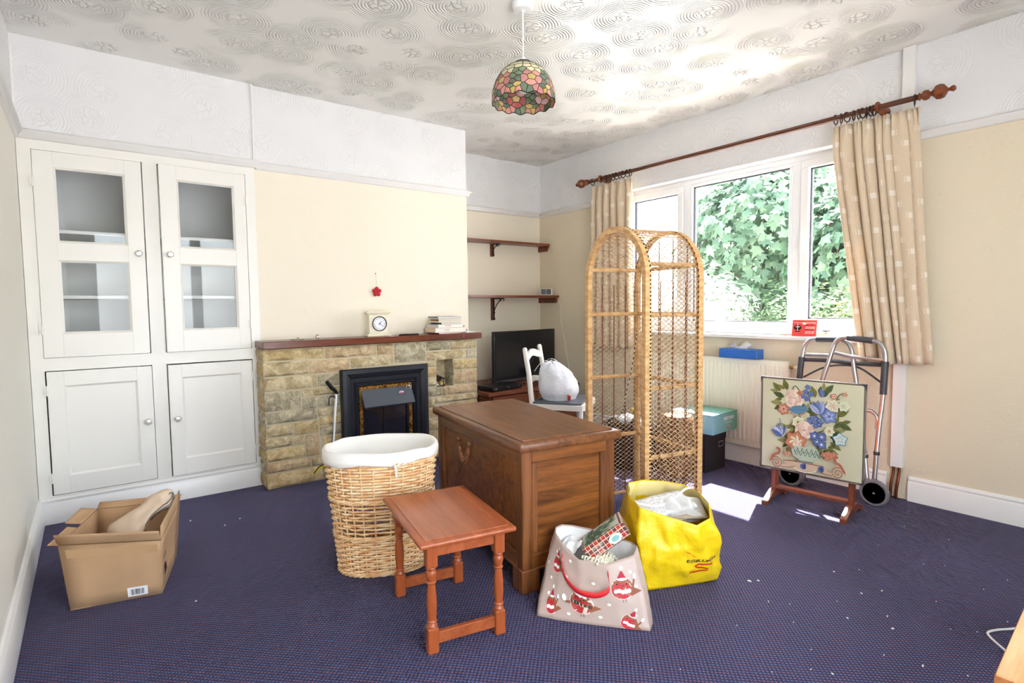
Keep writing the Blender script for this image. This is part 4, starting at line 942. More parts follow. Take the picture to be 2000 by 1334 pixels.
# canvas bag sticking out of the box
cv = thing('canvas_bag', 'folded pink-beige canvas bag sticking out of the cardboard box', 'bag', (.385, -.965, .165))
M_canvas = plain('pinkish_canvas', S(222, 198, 172), .85, bump=(220, .25, .002), vary=.08)
spine = [Vector((-.075, -.045, .02)), Vector((-.035, -.02, .055)), Vector((.02, .005, .10)), Vector((.075, .03, .135)), Vector((.11, .045, .15))]
sp = catmull(spine, 6); rr = [.052+.012*math.sin(i*.4) if i < 16 else .056-.0045*(i-16) for i in range(len(sp))]
def canv(u, v):
    i = min(len(sp)-1, int(v*(len(sp)-1)+.5)); t = (sp[min(i+1, len(sp)-1)]-sp[max(0, i-1)]).normalized(); up = Vector((0, 0, 1)); sd = t.cross(up).normalized(); up2 = sd.cross(t)
    a = 2*PI*u; k = 1+.12*math.sin(3*a+5*v) + .30*noise.noise(Vector((math.cos(a)*1.6, math.sin(a)*1.6, v*5)))
    return sp[i] + sd*math.cos(a)*rr[i]*1.25*k + up2*math.sin(a)*rr[i]*.62*k
b = B(); b.grid(canv, 28, len(sp)-1, wrap=True); b.build('body', M_canvas, cv, smooth=180)
b = B(); b.grid(lambda u, v: Vector(canv(.82+.15*u, .42+.5*v))*1.0 + Vector((.003, -.008, -.002)), 6, 14); b.build('lining', plain('grey_marbled_lining', S(150, 140, 128), .7, vary=.4), cv, smooth=180)
b = B(); b.tube([Vector(canv(.985, .30+.62*i/30)) + Vector((0, -.005, .004+.002*(i % 2))) for i in range(31)], .0025, 5); b.build('zip', plain('grey_zip', S(120, 112, 104), .5), cv)
_e = Vector(canv(.06, .88)); b = B(); b.tube([_e + Vector((.006*math.cos(a*PI/6), -.004, .006*math.sin(a*PI/6))) for a in range(12)], .002, 5, closed=True); b.build('eyelet', M_greypl, cv)

# ------------------------------------------------------------------ wicker étagère
M_cane = wick_mat('honey_cane', S(196, 150, 96), S(228, 188, 134)); M_lat = wick_mat('cane_lattice', S(176, 134, 92), S(226, 198, 158)); M_dkst = wick_mat('dark_rattan', S(98, 58, 36), S(140, 88, 58))
et = thing('rattan_etagere', 'tall arched rattan shelf unit with open cane lattice behind the yellow bag', 'shelf unit', (2.504, -1.816, 0), math.radians(-12.83))
EX, EY, ZS = .161, .245, 1.222; RA = EY
def arch_path(x, y_off=0, n=18, z0=0): return [(x, EY+y_off, z0), (x, EY+y_off, ZS*.5), (x, EY+y_off, ZS)] + [(x, (RA+y_off)*math.cos(PI*i/n), ZS + (RA+y_off)*math.sin(PI*i/n)) for i in range(1, n)] + [(x, -EY-y_off, ZS), (x, -EY-y_off, ZS*.5), (x, -EY-y_off, z0)]
def strap(path, wx, wn):
    """flat cane-wrapped strap of width wx along x and thickness wn outwards"""
    b = B(); vs = []; fs = []; n = len(path)
    for i, p in enumerate(path):
        p = Vector(p); a = Vector(path[max(0, i-1)]); c = Vector(path[min(n-1, i+1)]); t = (c-a).normalized(); nr = t.cross(Vector((1, 0, 0))).normalized()
        for sx, sn in ((-1, -1), (1, -1), (1, 1), (-1, 1)): vs.append(p + Vector((1, 0, 0))*sx*wx/2 + nr*sn*wn/2)
    for i in range(n-1):
        for k in range(4): fs.append([i*4+k, i*4+(k+1) % 4, (i+1)*4+(k+1) % 4, (i+1)*4+k])
    fs += [[0, 1, 2, 3], [(n-1)*4+k for k in (3, 2, 1, 0)]]; return b.add(vs, fs)
strap(arch_path(-EX), .026, .030).build('front_arch', M_cane, et, smooth=40)
strap(arch_path(EX), .034, .016).build('back_arch', M_cane, et, smooth=40)
# two-tone braid round the front arch
M_braid = attr_mat('two_tone_braid', .55)
def dense(path, step):
    out = []; 
    for a, c in zip(path[:-1], path[1:]):
        a = Vector(a); c = Vector(c); m = max(1, int((c-a).length/step)); out += [a.lerp(c, i/m) for i in range(m)]
    return out + [Vector(path[-1])]
br = dense(arch_path(-EX+.016, .012), .009); b = B()
for i in range(len(br)-1): b.tube([br[i]+Vector((.002, 0, 0)), br[i+1]-Vector((.002, 0, 0))], .0058, 5, cap=False, col=(S(34, 26, 22) if i % 2 else S(222, 188, 130)))
tag(b.build('braid_edging', M_braid, et, smooth=60), kind='stuff')
br = dense(arch_path(EX-.016, .006), .012); b = B()
for i in range(len(br)-1): b.tube([br[i]+Vector((.002, 0, 0)), br[i+1]-Vector((.002, 0, 0))], .0035, 4, cap=False, col=(S(70, 44, 30) if i % 2 else S(190, 140, 90)))
tag(b.build('back_edging', M_braid, et, smooth=60), kind='stuff')
for x, y in ((EX-.004, EY-.012), (EX-.004, -EY+.012)): b = B(); b.tube([(x, y, 0), (x, y, .6), (x, y, ZS+.02)], .0095, 8); b.build('back_post', M_cane, et)
for z in (.372, .702, 1.046, 1.285):
    q = EY if z < ZS else math.sqrt(RA**2-(z-ZS)**2)-.004
    for s in (-1, 1): b = B(); b.box((0, s*(q-.012), z), (2*EX, .012, .020), .004); b.build('side_rail', M_cane, et)
    b = B(); b.box((EX-.012, 0, z), (.012, 2*q-.02, .022), .004); b.build('back_rail', M_cane, et)
for s in (-1, 1): b = B(); b.box((0, s*(EY-.01), .04), (2*EX, .010, .016), .003); b.build('bottom_rail', M_cane, et)
b = B(); b.box((EX-.01, 0, .04), (.010, 2*EY, .016), .003); b.build('bottom_rail', M_cane, et)
def lattice(name, pt, Lw, Lh, inside=None, sp_=.0235, r=.0015, slope=.62):
    """woven diagonals over a panel: pt(s, t) -> point"""
    b = B(); d = .012
    for dirn in (1, -1):
        k = -int(Lw*slope/sp_)-2
        while k*sp_ < Lh + Lw*slope + sp_:
            run = []; m = max(6, int(Lw/.02)); 
            for i in range(m+1):
                s = Lw*i/m; t = k*sp_ + dirn*slope*s - (0 if dirn > 0 else 0) + (0 if dirn > 0 else 0)
                ok = 0 <= t <= Lh and (inside is None or inside(s, t))
                if ok: run.append(Vector(pt(s, t, .0012*dirn*(1 if (i+k) % 2 else -1))))
                if (not ok or i == m) and len(run) > 1: b.tube(run, r, 4, cap=False); run = []
                elif not ok: run = []
            k += 1
    return tag(b.build(name, M_lat, et, smooth=60), kind='stuff')
for s in (-1, 1): lattice('side_lattice', lambda a, t, o, s=s: (-EX+a, s*(EY+.001)+o, .03+t), 2*EX, ZS-.03)
ins = lambda a, t: t < ZS-.03 or hyp(a-EY, t-(ZS-.03)) < RA-.004
lattice('back_lattice', lambda a, t, o: (EX+.001+o, -EY+a, .03+t), 2*EY, ZS-.03+RA, ins)
lattice('vault_lattice', lambda a, t, o: (-EX+a, (RA+.001+o)*math.cos(t/RA), ZS + (RA+.001+o)*math.sin(t/RA)), 2*EX, PI*RA, None, .022)
b = B()
for i in range(13):
    t = PI*(.30+.40*i/12); b.tube([(-EX, RA*math.cos(t), ZS+RA*math.sin(t)+.003), (0, RA*math.cos(t), ZS+RA*math.sin(t)+.004), (EX, RA*math.cos(t), ZS+RA*math.sin(t)+.003)], .0028, 5)
tag(b.build('vault_slats', M_cane, et), kind='stuff')
for s in (-1, 1):
    for fx in (-.36, .0, .36):
        b = B(); b.tube([(fx*EX*1.3 + (.0016 if i % 2 else -.0016), s*(EY-.003), .04 + i*.012) for i in range(int((ZS-.04)/.012))], .0034, 5); b.build('stake', M_dkst, et)
for fy in (-.16, -.055, .055, .16):
    b = B(); zt_ = ZS + math.sqrt(RA**2-fy**2) - .01; n_ = int((zt_-.04)/.012)
    b.tube([(EX-.005, fy + (.0016 if i % 2 else -.0016), .04 + i*.012) for i in range(n_)], .0032, 5); b.build('stake', M_dkst, et)
b = B(); cp = catmull([(EX-.03, .205, .96), (EX-.05, .20, .86), (EX-.10, .165, .74), (EX-.16, .13, .62), (-.02, .13, .53), (-.05, .17, .47), (-.10, .21, .44), (-.12, .235, .40)], 9)
for i in range(len(cp)-1): b.tube([cp[i], cp[i+1]], .0026, 5, cap=False, col=(S(26, 22, 22) if i % 2 else S(226, 206, 176)))
tag(b.build('loose_braid', M_braid, et), kind='stuff')

# ------------------------------------------------------------------ things stored behind the étagère
sb = thing('storage_box', 'black card storage box with a metal label holder under the shoe box', 'box', (3.494, -1.416, 0), math.radians(1.2))
M_bcard = plain('black_card', S(34, 30, 32), .65, bump=(90, .1, .002))
b = B(); b.bb(-.115, .115, -.195, .195, .001, .215, .002); b.build('body', M_bcard, sb)
b = B(); b.bb(-.119, .119, -.199, .199, .200, .255, .002); b.build('lid', M_bcard, sb)
b = B(); 
for (a, c, d, e) in ((-.040, .016, .150, .155), (-.040, .016, .183, .188), (-.040, -.035, .150, .188), (.011, .016, .150, .188)): b.bb(a+.07, c+.07, -.1985, -.1945, d, e, .001)
b.build('label_holder', M_chrome, sb)
sh_ = thing('shoe_box', 'teal shoe box with white lettering on top of the black storage box', 'box', (3.535, -1.505, .2555), math.radians(4))
def teal_mat():
    k = N('teal_card'); sep = k.n('SeparateXYZ'); k.l(k.coord(), sep.inputs[0]); g = k.n('MapRange'); k.l(sep.outputs[0], g.inputs[0]); g.inputs[1].default_value = -.16; g.inputs[2].default_value = .16
    k.color(k.mix(g.outputs[0], S(128, 176, 190), S(96, 168, 140))); k.set(rough=.45); return k.m
M_teal = teal_mat()
b = B(); b.bb(-.155, .155, -.145, .165, 0, .122, .002); b.build('carton', M_teal, sh_)
b = B(); b.bb(-.158, .158, -.1455, .168, .123, .128, .001); b.bb(-.158, -.155, -.10, .168, .075, .125, .0005); b.bb(-.158, .158, .165, .168, .075, .125, .0005); b.build('lid', M_teal, sh_)
b = B(); wt = S(240, 246, 246)
for t, x, z, s_, w_, c_2, sh0 in (('SKECHERS', .045, .088, .030, .135, wt, 0), ("I'm foamed", .040, .062, .024, .085, S(214, 232, 230), .3), ('Memory', .050, .037, .010, .04, wt, 0), ('foam', .050, .027, .008, .03, wt, 0)):
    vs, fs = text_geo(t, s_, shear=sh0, bold=.0006 if s_ > .026 else 0, width=w_); b.add([(v.x+x, -.1463 if t != 'foam' else -.1468, v.y+z) for v in vs], fs, c_2)
b.add([(.028, -.1462, .022), (.072, -.1462, .022), (.072, -.1462, .033), (.028, -.1462, .033)], [[0, 1, 2, 3]], S(190, 70, 96)); tag(b.build('lettering', M_print, sh_, smooth=0, fixn=False), kind='stuff')
hb = thing('holdall', 'black and grey soft holdall on the floor behind the rattan shelf unit', 'bag', (3.14, -1.17, 0), math.radians(20))
def sack(b, a, c, h, seed, nx=28, nz=12, e=2.8, wr=.10, top=.5):
    def fn(u, v):
        an = 2*PI*u; cx, sy = math.cos(an), math.sin(an); k = 1 + wr*noise.noise(Vector((cx*1.7, sy*1.7, v*2.3+seed)))
        R = (1-max(0, (v-top)/(1-top))**2.4)**.5 if v < 1 else 0; R *= (.90+.10*min(1, v*6))
        return Vector((a*abs(cx)**(2/e)*(1 if cx > 0 else -1)*R*k, c*abs(sy)**(2/e)*(1 if sy > 0 else -1)*R*k, max(.002, h*v*(1+.08*noise.noise(Vector((cx, sy, seed+9))))*1.0)))
    b.grid(fn, nx, nz, wrap=True); return b
b = sack(B(), .13, .20, .36, 3); b.build('body', plain('black_nylon', S(26, 26, 30), .55, bump=(60, .3, .004)), hb, smooth=180)
b = B(); 
b.tube(catmull([(-.10, -.08, .28), (-.06, -.08, .40), (.04, -.07, .41), (.09, -.08, .29)], 6), .008, 6); b.build('strap', plain('grey_webbing', S(120, 120, 126), .7), hb)
bb_ = thing('brown_basket', 'round brown wicker basket glimpsed behind the rattan shelf unit', 'basket', (3.24, -1.50, 0), 0)
b = B()
for i in range(26):
    z = .01 + i*.0135; R = .085+.02*math.sin(PI*z/.40); b.tube([(R*math.cos(2*PI*k/24)*(1+.02*(-1)**(k+i)), R*math.sin(2*PI*k/24)*(1+.02*(-1)**(k+i)), z) for k in range(24)], .0066, 5, closed=True)
tag(b.build('weave', wick_mat('dark_willow', S(100, 66, 40), S(140, 98, 62)), bb_), kind='stuff')
b = B(); b.lathe([(.10, .36), (.09, .385), (.05, .40), (0, .405)], 24); b.build('lid', MATS['dark_willow'], bb_)
ty = tag(B().ball((0, 0, .0), .028, 14, 10, (1, 1, 1.1)).ball((.022, 0, .034), .016, 10, 8).build('soft_toy', plain('yellow_plush', S(226, 196, 60), .9)), 'small yellow soft toy resting on the black holdall', 'toy'); ty.location = (3.12, -1.26, .388)

# ------------------------------------------------------------------ television corner
tv_c = thing('tv_cabinet', 'low dark red-brown television cabinet standing in the alcove', 'cabinet', (3.14, .145, 0))
b = B(); b.bb(-.48, .48, -.355, .355, .400, .430, .004); b.build('top', M_shelf, tv_c)
b = B(); b.bb(-.46, -.44, -.33, .35, .001, .40); b.bb(.44, .46, -.33, .35, .001, .40); b.bb(-.44, .44, -.33, .35, .03, .05); b.bb(-.44, .44, .33, .35, .05, .40); b.build('carcass', M_mahog, tv_c, smooth=0)
for s in (-1, 1):
    b = B(); b.bb(min(0, s*.438)+.002, max(0, s*.438)-.002, -.348, -.331, .06, .395, .003); d = b.build('door', M_shelf, tv_c); b = B(); b.ball((s*.04, -.358, .24), .011, 12, 8); b.build('knob', M_brass, d)
tv = thing('television', 'black flat-screen television on the low cabinet in the alcove', 'television', (3.315, .155, .4305), math.radians(8))
b = B(); b.bb(-.388, .388, -.006, .030, .018, .452, .005); b.bb(-.30, .30, .03, .05, .08, .36, .01); b.build('casing', M_black, tv)
M_scr = N('tv_screen'); M_scr.set(col=S(34, 33, 36), rough=.12, spec=.5); b = B(); b.bb(-.374, .374, -.0075, -.005, .040, .440); b.build('screen', M_scr.m, tv, smooth=0)
b = B(); b.bb(-.374, .374, -.0085, -.006, .020, .036, .001); vs, fs = text_geo('LG', .012); b.build('bezel', M_greypl, tv)
b = B(); b.add([(v.x+.0, -.009, v.y+.028) for v in vs], fs, S(210, 210, 214)); b.build('badge', M_print, tv, smooth=0, fixn=False)
for s in (-1, 1):
    b = B(); b.prism([(-.10, 0), (.10, 0), (.10, .005), (.012, .024), (-.012, .024), (-.10, .005)], s*.27-.012, s*.27+.012, 'X'); b.build('foot', M_black, tv)
dv = thing('disc_player', 'slim black disc player lying on the cabinet in front of the television', 'disc player', (2.87, -.055, .4305), math.radians(10))
b = B(); b.bb(-.165, .165, -.095, .095, .003, .036, .003); b.build('case', M_black, dv)
b = B(); b.bb(-.164, .164, -.098, -.0945, .006, .033, .001); b.build('front', plain('gloss_black', S(22, 22, 26), .15), dv)
b = B(); wt2 = S(200, 200, 206)
for t, x, s_ in (('LG', -.135, .016), ('DVD', .005, .010), ('USB', .13, .008)):
    vs, fs = text_geo(t, s_); b.add([(v.x+x, -.0986, v.y+.020) for v in vs], fs, wt2)
tag(b.build('lettering', M_print, dv, smooth=0, fixn=False), kind='stuff')
for sx in (-.14, .14): b = B(); b.cyl((sx, -.07, 0), (sx, -.07, .004), .008, 8); b.build('foot', M_black, dv)
pp = tag(B().box((3.00, .06, .4325), (.10, .15, .003), .0005, math.radians(24)).build('paper_slip', M_white), 'white slip of paper lying behind the disc player', 'paper')
rc = thing('remote_control', 'silver remote control beside the disc player on the cabinet', 'remote', (3.095, -.02, .4305), math.radians(-60))
b = B(); b.bb(-.02, .02, -.05, .05, .001, .016, .005); b.build('case', M_alu, rc)
for i in range(3): b = B(); b.bb(-.010, .010, -.036+.026*i, -.022+.026*i, .0155, .018, .001); b.build('button', M_greypl, rc)
tag(B().tube(catmull([(2.86, .07, .445), (2.88, .10, .50), (2.90, .09, .46), (2.95, .085, .434), (3.06, .07, .434), (3.16, .06, .434), (3.20, .02, .434), (3.12, .0, .434)], 7), .003, 6).build('black_cable', M_black), 'loose black cable curled behind the disc player', 'cable')
spk = tag(B().bb(3.54, 3.61, -.10, -.03, .4305, .52, .004).build('speaker', M_black), 'small black speaker at the window end of the cabinet', 'speaker')

# ------------------------------------------------------------------ white chair with a carrier bag
fw = Vector((.559, -.829, 0)); sd = Vector((.829, .559, 0)); rz_c = math.atan2(sd.y, sd.x)
M_chw = plain('cream_white_paint', S(238, 232, 222), .4)
wc = thing('dining_chair', 'white painted chair with a grey seat pad near the television', 'chair', (2.72, -.655, 0), rz_c)   # local x along the back, local -y forwards
cwid, cdep, sz = .37, .37, .408
for x in (0, cwid):
    b = B(); b.tube([(x, .030, 0), (x, .004, .22), (x, 0, .42), (x, .020, .62), (x, .048, .79), (x, .050, .802)], [.015, .018, .019, .018, .017, .010], 10); b.build('back_post', M_chw, wc)
    b = B(); b.tube([(x+(.01 if x else -.01)*0, -cdep+.02, 0), (x, -cdep+.02, .385)], [.013, .018], 10); b.build('leg', M_chw, wc)
b = B(); b.prism([(-.03, .015), (cwid+.03, .015), (cwid+.035, -cdep+.05), (cwid+.02, -cdep+.005), (cwid-.02, -cdep-.018), (.02, -cdep-.018), (-.02, -cdep+.005), (-.035, -cdep+.05)], .372, sz, 'Z'); b.build('seat_frame', M_chw, wc)
b = B(); b.prism([(-.015, -.012), (cwid+.015, -.012), (cwid+.018, -cdep+.055), (cwid, -cdep+.015), (0, -cdep+.015), (-.018, -cdep+.055)], sz-.004, sz+.014, 'Z'); b.build('seat_pad', plain('grey_vinyl', S(84, 88, 98), .45), wc)
def slat(z, h, n=14):
    b = B(); vs = []; fs = []
    for i in range(n+1):
        u = i/n; x = .012 + (cwid-.024)*u; y0 = .028*(z/.62)*1.0 + .018*math.sin(PI*u); top = h*(.30+.18*math.cos(2*PI*(u-.5)*1.0)); bot = -h*(.36-.16*math.cos(2*PI*(u-.5)))
        for (dy, dz) in ((-.008, bot), (.008, bot), (.008, top), (-.008, top)): vs.append((x, y0+dy, z+dz))
    for i in range(n):
        for k in range(4): fs.append([i*4+k, i*4+(k+1) % 4, (i+1)*4+(k+1) % 4, (i+1)*4+k])
    b.add(vs, fs + [[0, 1, 2, 3], [n*4+k for k in (3, 2, 1, 0)]]); b.build('back_slat', M_chw, wc)
slat(.745, .075); slat(.555, .06)
for x in (0, cwid): b = B(); b.tube([(x, .02, .19), (x, -cdep+.02, .19)], .010, 8); b.build('stretcher', M_chw, wc)
pb = thing('carrier_bag', 'full white plastic carrier bag on the white chair seat', 'bag', (2.72, -.655, sz+.0145), rz_c)
M_poly = N('thin_polythene'); M_poly.set(col=S(246, 247, 250), rough=.35, spec=.4)
_tl = M_poly.n('BsdfTranslucent'); _tl.inputs[0].default_value = S(240, 240, 246); _mx = M_poly.n('MixShader'); _mx.inputs[0].default_value = .25; M_poly.l(M_poly.b.outputs[0], _mx.inputs[1]); M_poly.l(_tl.outputs[0], _mx.inputs[2]); M_poly.l(_mx.outputs[0], M_poly.out.inputs[0]); M_poly.bump(M_poly.noise(M_poly.coord(), 18, 4, .6, 1.5), .5, .012)
def cbag(u, v):
    a = 2*PI*u; c, s = math.cos(a), math.sin(a); n1 = noise.noise(Vector((c*1.8, s*1.8, v*3))); n2 = noise.noise(Vector((c*6, s*6, v*3+4)))
    R = [.86, 1.02, 1.05, 1.02, .96, .88, .74, .52, 0][min(8, int(v*8))]; R2 = [1.02, 1.05, 1.02, .96, .88, .74, .52, 0, 0][min(8, int(v*8))]; f_ = v*8-int(v*8); R = (R*(1-f_)+R2*f_)*(1+.10*n1+.05*n2)
    lean = v**1.5
    return Vector((.185 + .155*c*R, -.155 - .135*s*R + .055*lean, .27*v**.85 + .02*n1*v))
b = B(); b.grid(cbag, 40, 24, wrap=True); b.build('body', M_poly.m, pb, smooth=180)
for x in (.10, .26):
    b = B(); b.grid(lambda u, v, x=x: Vector((x + .018*(u-.5) + .01*math.sin(3*v), -.10 + .13*v - .02, .262 + .045*math.sin(PI*v) - .06*v)), 3, 14)
    o = b.build('handle', M_poly.m, pb, smooth=180); o.modifiers.new('t', 'SOLIDIFY').thickness = .002
b = B(); b.box((.035, -.262, .030), (.05, .012, .038), .002, .5, col=S(196, 60, 50)); b.build('packet', M_print, pb)

# ------------------------------------------------------------------ folded walking frame
wk = thing('walking_frame', 'folded aluminium walking frame with grey grips leaning by the curtain', 'walking frame', (3.60, -2.305, 0))
O_ = Vector((3.62, -2.30, 0)); Lc = lambda pts: [Vector(p)-O_ for p in pts]
LU = [(3.60, -2.068, .075), (3.655, -2.058, .35), (3.694, -2.056, .637), (3.707, -2.064, .768), (3.713, -2.072, .828), (3.716, -2.094, .864), (3.718, -2.125, .878), (3.718, -2.196, .883), (3.718, -2.249, .883), (3.718, -2.287, .88), (3.716, -2.318, .86), (3.712, -2.337, .818), (3.702, -2.356, .717), (3.694, -2.372, .64), (3.654, -2.425, .386), (3.622, -2.472, .068)]
RU = [(3.625, -2.12, .02), (3.645, -2.16, .40), (3.664, -2.202, .642), (3.674, -2.226, .741), (3.683, -2.247, .83), (3.687, -2.263, .871), (3.689, -2.291, .892), (3.69, -2.331, .896), (3.689, -2.385, .890), (3.688, -2.441, .886), (3.687, -2.482, .873), (3.684, -2.507, .844), (3.678, -2.518, .785), (3.66, -2.519, .599), (3.639, -2.509, .388), (3.604, -2.504, .042)]
for pts in (LU, RU): b = B(); b.tube(catmull(Lc(pts), 4), .0125, 12); b.build('side_frame', M_alu, wk)
for p0, p1, cx in (((3.718, -2.140, .879), (3.718, -2.262, .883), 0), ((3.690, -2.322, .896), (3.688, -2.450, .884), 0)):
    b = B(); n = 20; b.tube(Lc([Vector(p0).lerp(Vector(p1), i/n) for i in range(n+1)]), [.0165 + .0012*(i % 2) for i in range(n+1)], 12); b.build('hand_grip', M_greypl, wk)
for pts, r, m, nm in (([(3.709, -2.066, .784), (3.709, -2.215, .788)], .009, M_alu, 'brace_bar'), ([(3.681, -2.252, .808), (3.679, -2.363, .790), (3.678, -2.508, .783)], .0095, M_alu, 'brace_bar'), ([(3.725, -2.051, .751), (3.726, -2.211, .756), (3.725, -2.346, .750), (3.725, -2.499, .752)], .0125, M_greypl, 'cross_bar'),
    ([(3.715, -2.071, .646), (3.721, -2.175, .709), (3.723, -2.273, .734), (3.722, -2.376, .725), (3.716, -2.485, .656)], .0055, M_greypl, 'arch_brace'), ([(3.64, -2.17, .50), (3.650, -2.424, .502), (3.65, -2.472, .499), (3.647, -2.497, .468), (3.641, -2.499, .409)], .009, M_alu, 'lower_brace'),
    ([(3.708, -2.060, .768), (3.694, -2.056, .637)], .0175, M_greypl, 'sleeve'), ([(3.678, -2.517, .775), (3.660, -2.518, .598)], .0175, M_greypl, 'sleeve')):
    b = B(); b.tube(catmull(Lc(pts), 5) if len(pts) > 2 else Lc(pts), r, 12); b.build(nm, m, wk)
for p in ((3.627, -2.507, .28), (3.640, -2.447, .25)): b = B(); q = Vector(p)-O_; b.cyl(q-Vector((0, 0, .008)), q+Vector((.0, 0, .010)), .0155, 14); b.build('leg_collar', M_greypl, wk)
M_tyre = plain('grey_rubber', S(112, 114, 118), .7)
for y, x in ((-2.517, 3.585), (-2.068, 3.585)):
    wr_ = bpy.data.objects.new('wheel', None)
    b = B(); b.lathe([(.056, -.011), (.066, -.012), (.072, -.007), (.0735, 0), (.072, .007), (.066, .012), (.056, .011), (.056, -.011)], 32, axis='X'); wh = b.build('wheel', M_tyre, wk); wh.location = Vector((x, y, .0745))-O_; bpy.data.objects.remove(wr_)
    b = B(); b.lathe([(.012, -.010), (.016, -.010), (.016, .010), (.012, .010)], 14, axis='X'); b.lathe([(.050, -.007), (.057, -.007), (.057, .007), (.050, .007), (.050, -.007)], 32, axis='X')
    for k in range(5): a = 2*PI*k/5+.3; b.box((0, .034*math.cos(a), .034*math.sin(a)), (.010, .040, .016), .003, Matrix.Rotation(a, 3, 'X'))
    b.build('spokes', M_black, wh)
    b = B(); b.box((.030, .035 if y < -2.3 else 0, .012), (.030, .048, .045), .004); b.cyl((-.014, 0, 0), (.03, 0, 0), .006, 10); b.build('axle_block', plain('slate_plastic_%d' % int(-y*10), S(110, 116, 124), .5), wh)
b = B(); b.cyl(Vector((3.625, -2.12, .0))-O_, Vector((3.626, -2.122, .03))-O_, .017, 12); b.build('rubber_ferrule', M_greypl, wk)

# ------------------------------------------------------------------ tilt-top table with an embroidered board
em = thing('tilt_top_table', 'tilt-top table with an embroidered flower vase panel by the radiator', 'table', (3.302, -2.316, 0), math.radians(7.22))
M_tk = wood('red_teak', S(104, 50, 30), S(150, 80, 52), 1.2, 'Y', .35, .08); M_tkz = wood('red_teak_post', S(100, 46, 28), S(144, 76, 48), 1.2, 'Z', .35, .08)
for s in (-1, 1):
    b = B(); b.prism([(-.146, 0), (-.112, 0), (-.085, .022), (.085, .022), (.112, 0), (.146, 0), (.146, .022), (.12, .030), (.04, .062), (-.04, .062), (-.12, .030), (-.146, .022)], s*.1905-.015, s*.1905+.015, 'Y'); b.build('foot', M_tk, em)
    b = B(); b.bb(-.026, .026, s*.1905-.011, s*.1905+.011, .058, .42, .003); b.build('upright', M_tkz, em)
b = B(); b.bb(-.022, .022, -.182, .182, .064, .080, .002); b.build('stretcher', M_tk, em)
bx0 = -.050
b = B(); b.bb(bx0, bx0+.012, -.252, .252, .186, .690, .003); bd = b.build('board', M_tk, em)
b = B(); b.bb(bx0-.004, bx0+.001, -.245, .245, .193, .683, .001); b.build('linen_ground', plain('olive_linen', S(208, 202, 170), .8, bump=(300, .3, .001), vary=.06), bd)
b = B()
for (a, c, d, e) in ((-.254, .254, .184, .190), (-.254, .254, .686, .692), (-.254, -.248, .19, .686), (.248, .254, .19, .686)): b.bb(bx0-.007, bx0+.014, a, c, d, e, .001)
b.build('edge_strip', plain('steel_strip', S(150, 148, 146), .35, .8), bd)
for sy in (-1, 1):
    for sz_ in (-1, 1): b = B(); y0, z0 = sy*.254, .438+sz_*.254; b.prism([(y0, z0), (y0-sy*.034, z0), (y0-sy*.014, z0-sz_*.006), (y0-sy*.006, z0-sz_*.014), (y0, z0-sz_*.034)], bx0-.0085, bx0+.015, 'X'); b.build('corner_plate', M_greypl, bd)
# the embroidery: u across (left to right as seen), v up, in units of the panel from the photograph
E_ = B(); LV = [0]
def ep(u, v): return (bx0-.0046-LV[0]*.00004, .25-.5*u, .188+.5*v)
def epoly(pts, col): LV[0] += 1; E_.add([ep(*p) for p in pts], [list(range(len(pts)))], col)
def eleaf(x, y, L, wd, ang, col, vein=None):
    pts = []
    for i in range(9): t = i/8; pts.append((t*L, wd*math.sin(PI*t**.8)))
    for i in range(7, 0, -1): t = i/8; pts.append((t*L, -wd*math.sin(PI*t**.8)))
    R_ = lambda p: (x + p[0]*math.cos(ang) - p[1]*math.sin(ang), y + p[0]*math.sin(ang) + p[1]*math.cos(ang)); epoly([R_(p) for p in pts], col)
    if vein: epoly([R_(p) for p in ((0, .002), (L*.9, .001), (L*.9, -.001), (0, -.002))], vein)
def estroke(pts, wd, col):
    pts = [Vector((p[0], p[1], 0)) for p in pts]; pts = catmull(pts, 5); L_ = []; R2 = []
    for i, p in enumerate(pts):
        t = (pts[min(i+1, len(pts)-1)]-pts[max(i-1, 0)]).normalized(); n_ = Vector((-t.y, t.x, 0))*wd; L_.append((p+n_)[:2]); R2.append((p-n_)[:2])
    LV[0] += 1
    for i in range(len(pts)-1): E_.add([ep(*L_[i]), ep(*L_[i+1]), ep(*R2[i+1]), ep(*R2[i])], [[0, 1, 2, 3]], col)
def eflower(x, y, r, n, c1, c2, cen, rot=0, edge=None):
    r *= 1.3
    for i in range(n):
        a = rot + 2*PI*i/n
        if edge: eleaf(x, y, r*1.06, r*.46, a, edge)
    for i in range(n):
        a = rot + 2*PI*i/n; eleaf(x, y, r*.94, r*.38, a, c1); eleaf(x, y, r*.62, r*.2, a, c2)
    epoly(disc2(x, y, r*.2, n=10), cen)
def erose(x, y, r, c1, c2, c3):
    r *= 1.2
    for k, (q, n) in enumerate(((1, 9), (.72, 7), (.45, 5))):
        for i in range(n): a = 2*PI*i/n + k*.5; epoly(disc2(x+r*q*.55*math.cos(a), y+r*q*.55*math.sin(a), r*q*.42, n=9), (c1, c2, c3)[(i+k) % 3])
OL = [S(112, 112, 62), S(134, 130, 74), S(88, 98, 60), S(150, 146, 96)]; BL = [S(92, 108, 158), S(124, 140, 184), S(170, 176, 206), S(72, 84, 128)]; PKe = [S(226, 196, 176), S(214, 176, 158), S(236, 214, 196)]; RU_ = [S(176, 104, 80), S(200, 134, 104)]; TEe = [S(96, 136, 160), S(70, 112, 144)]
rnd = random.Random(6)
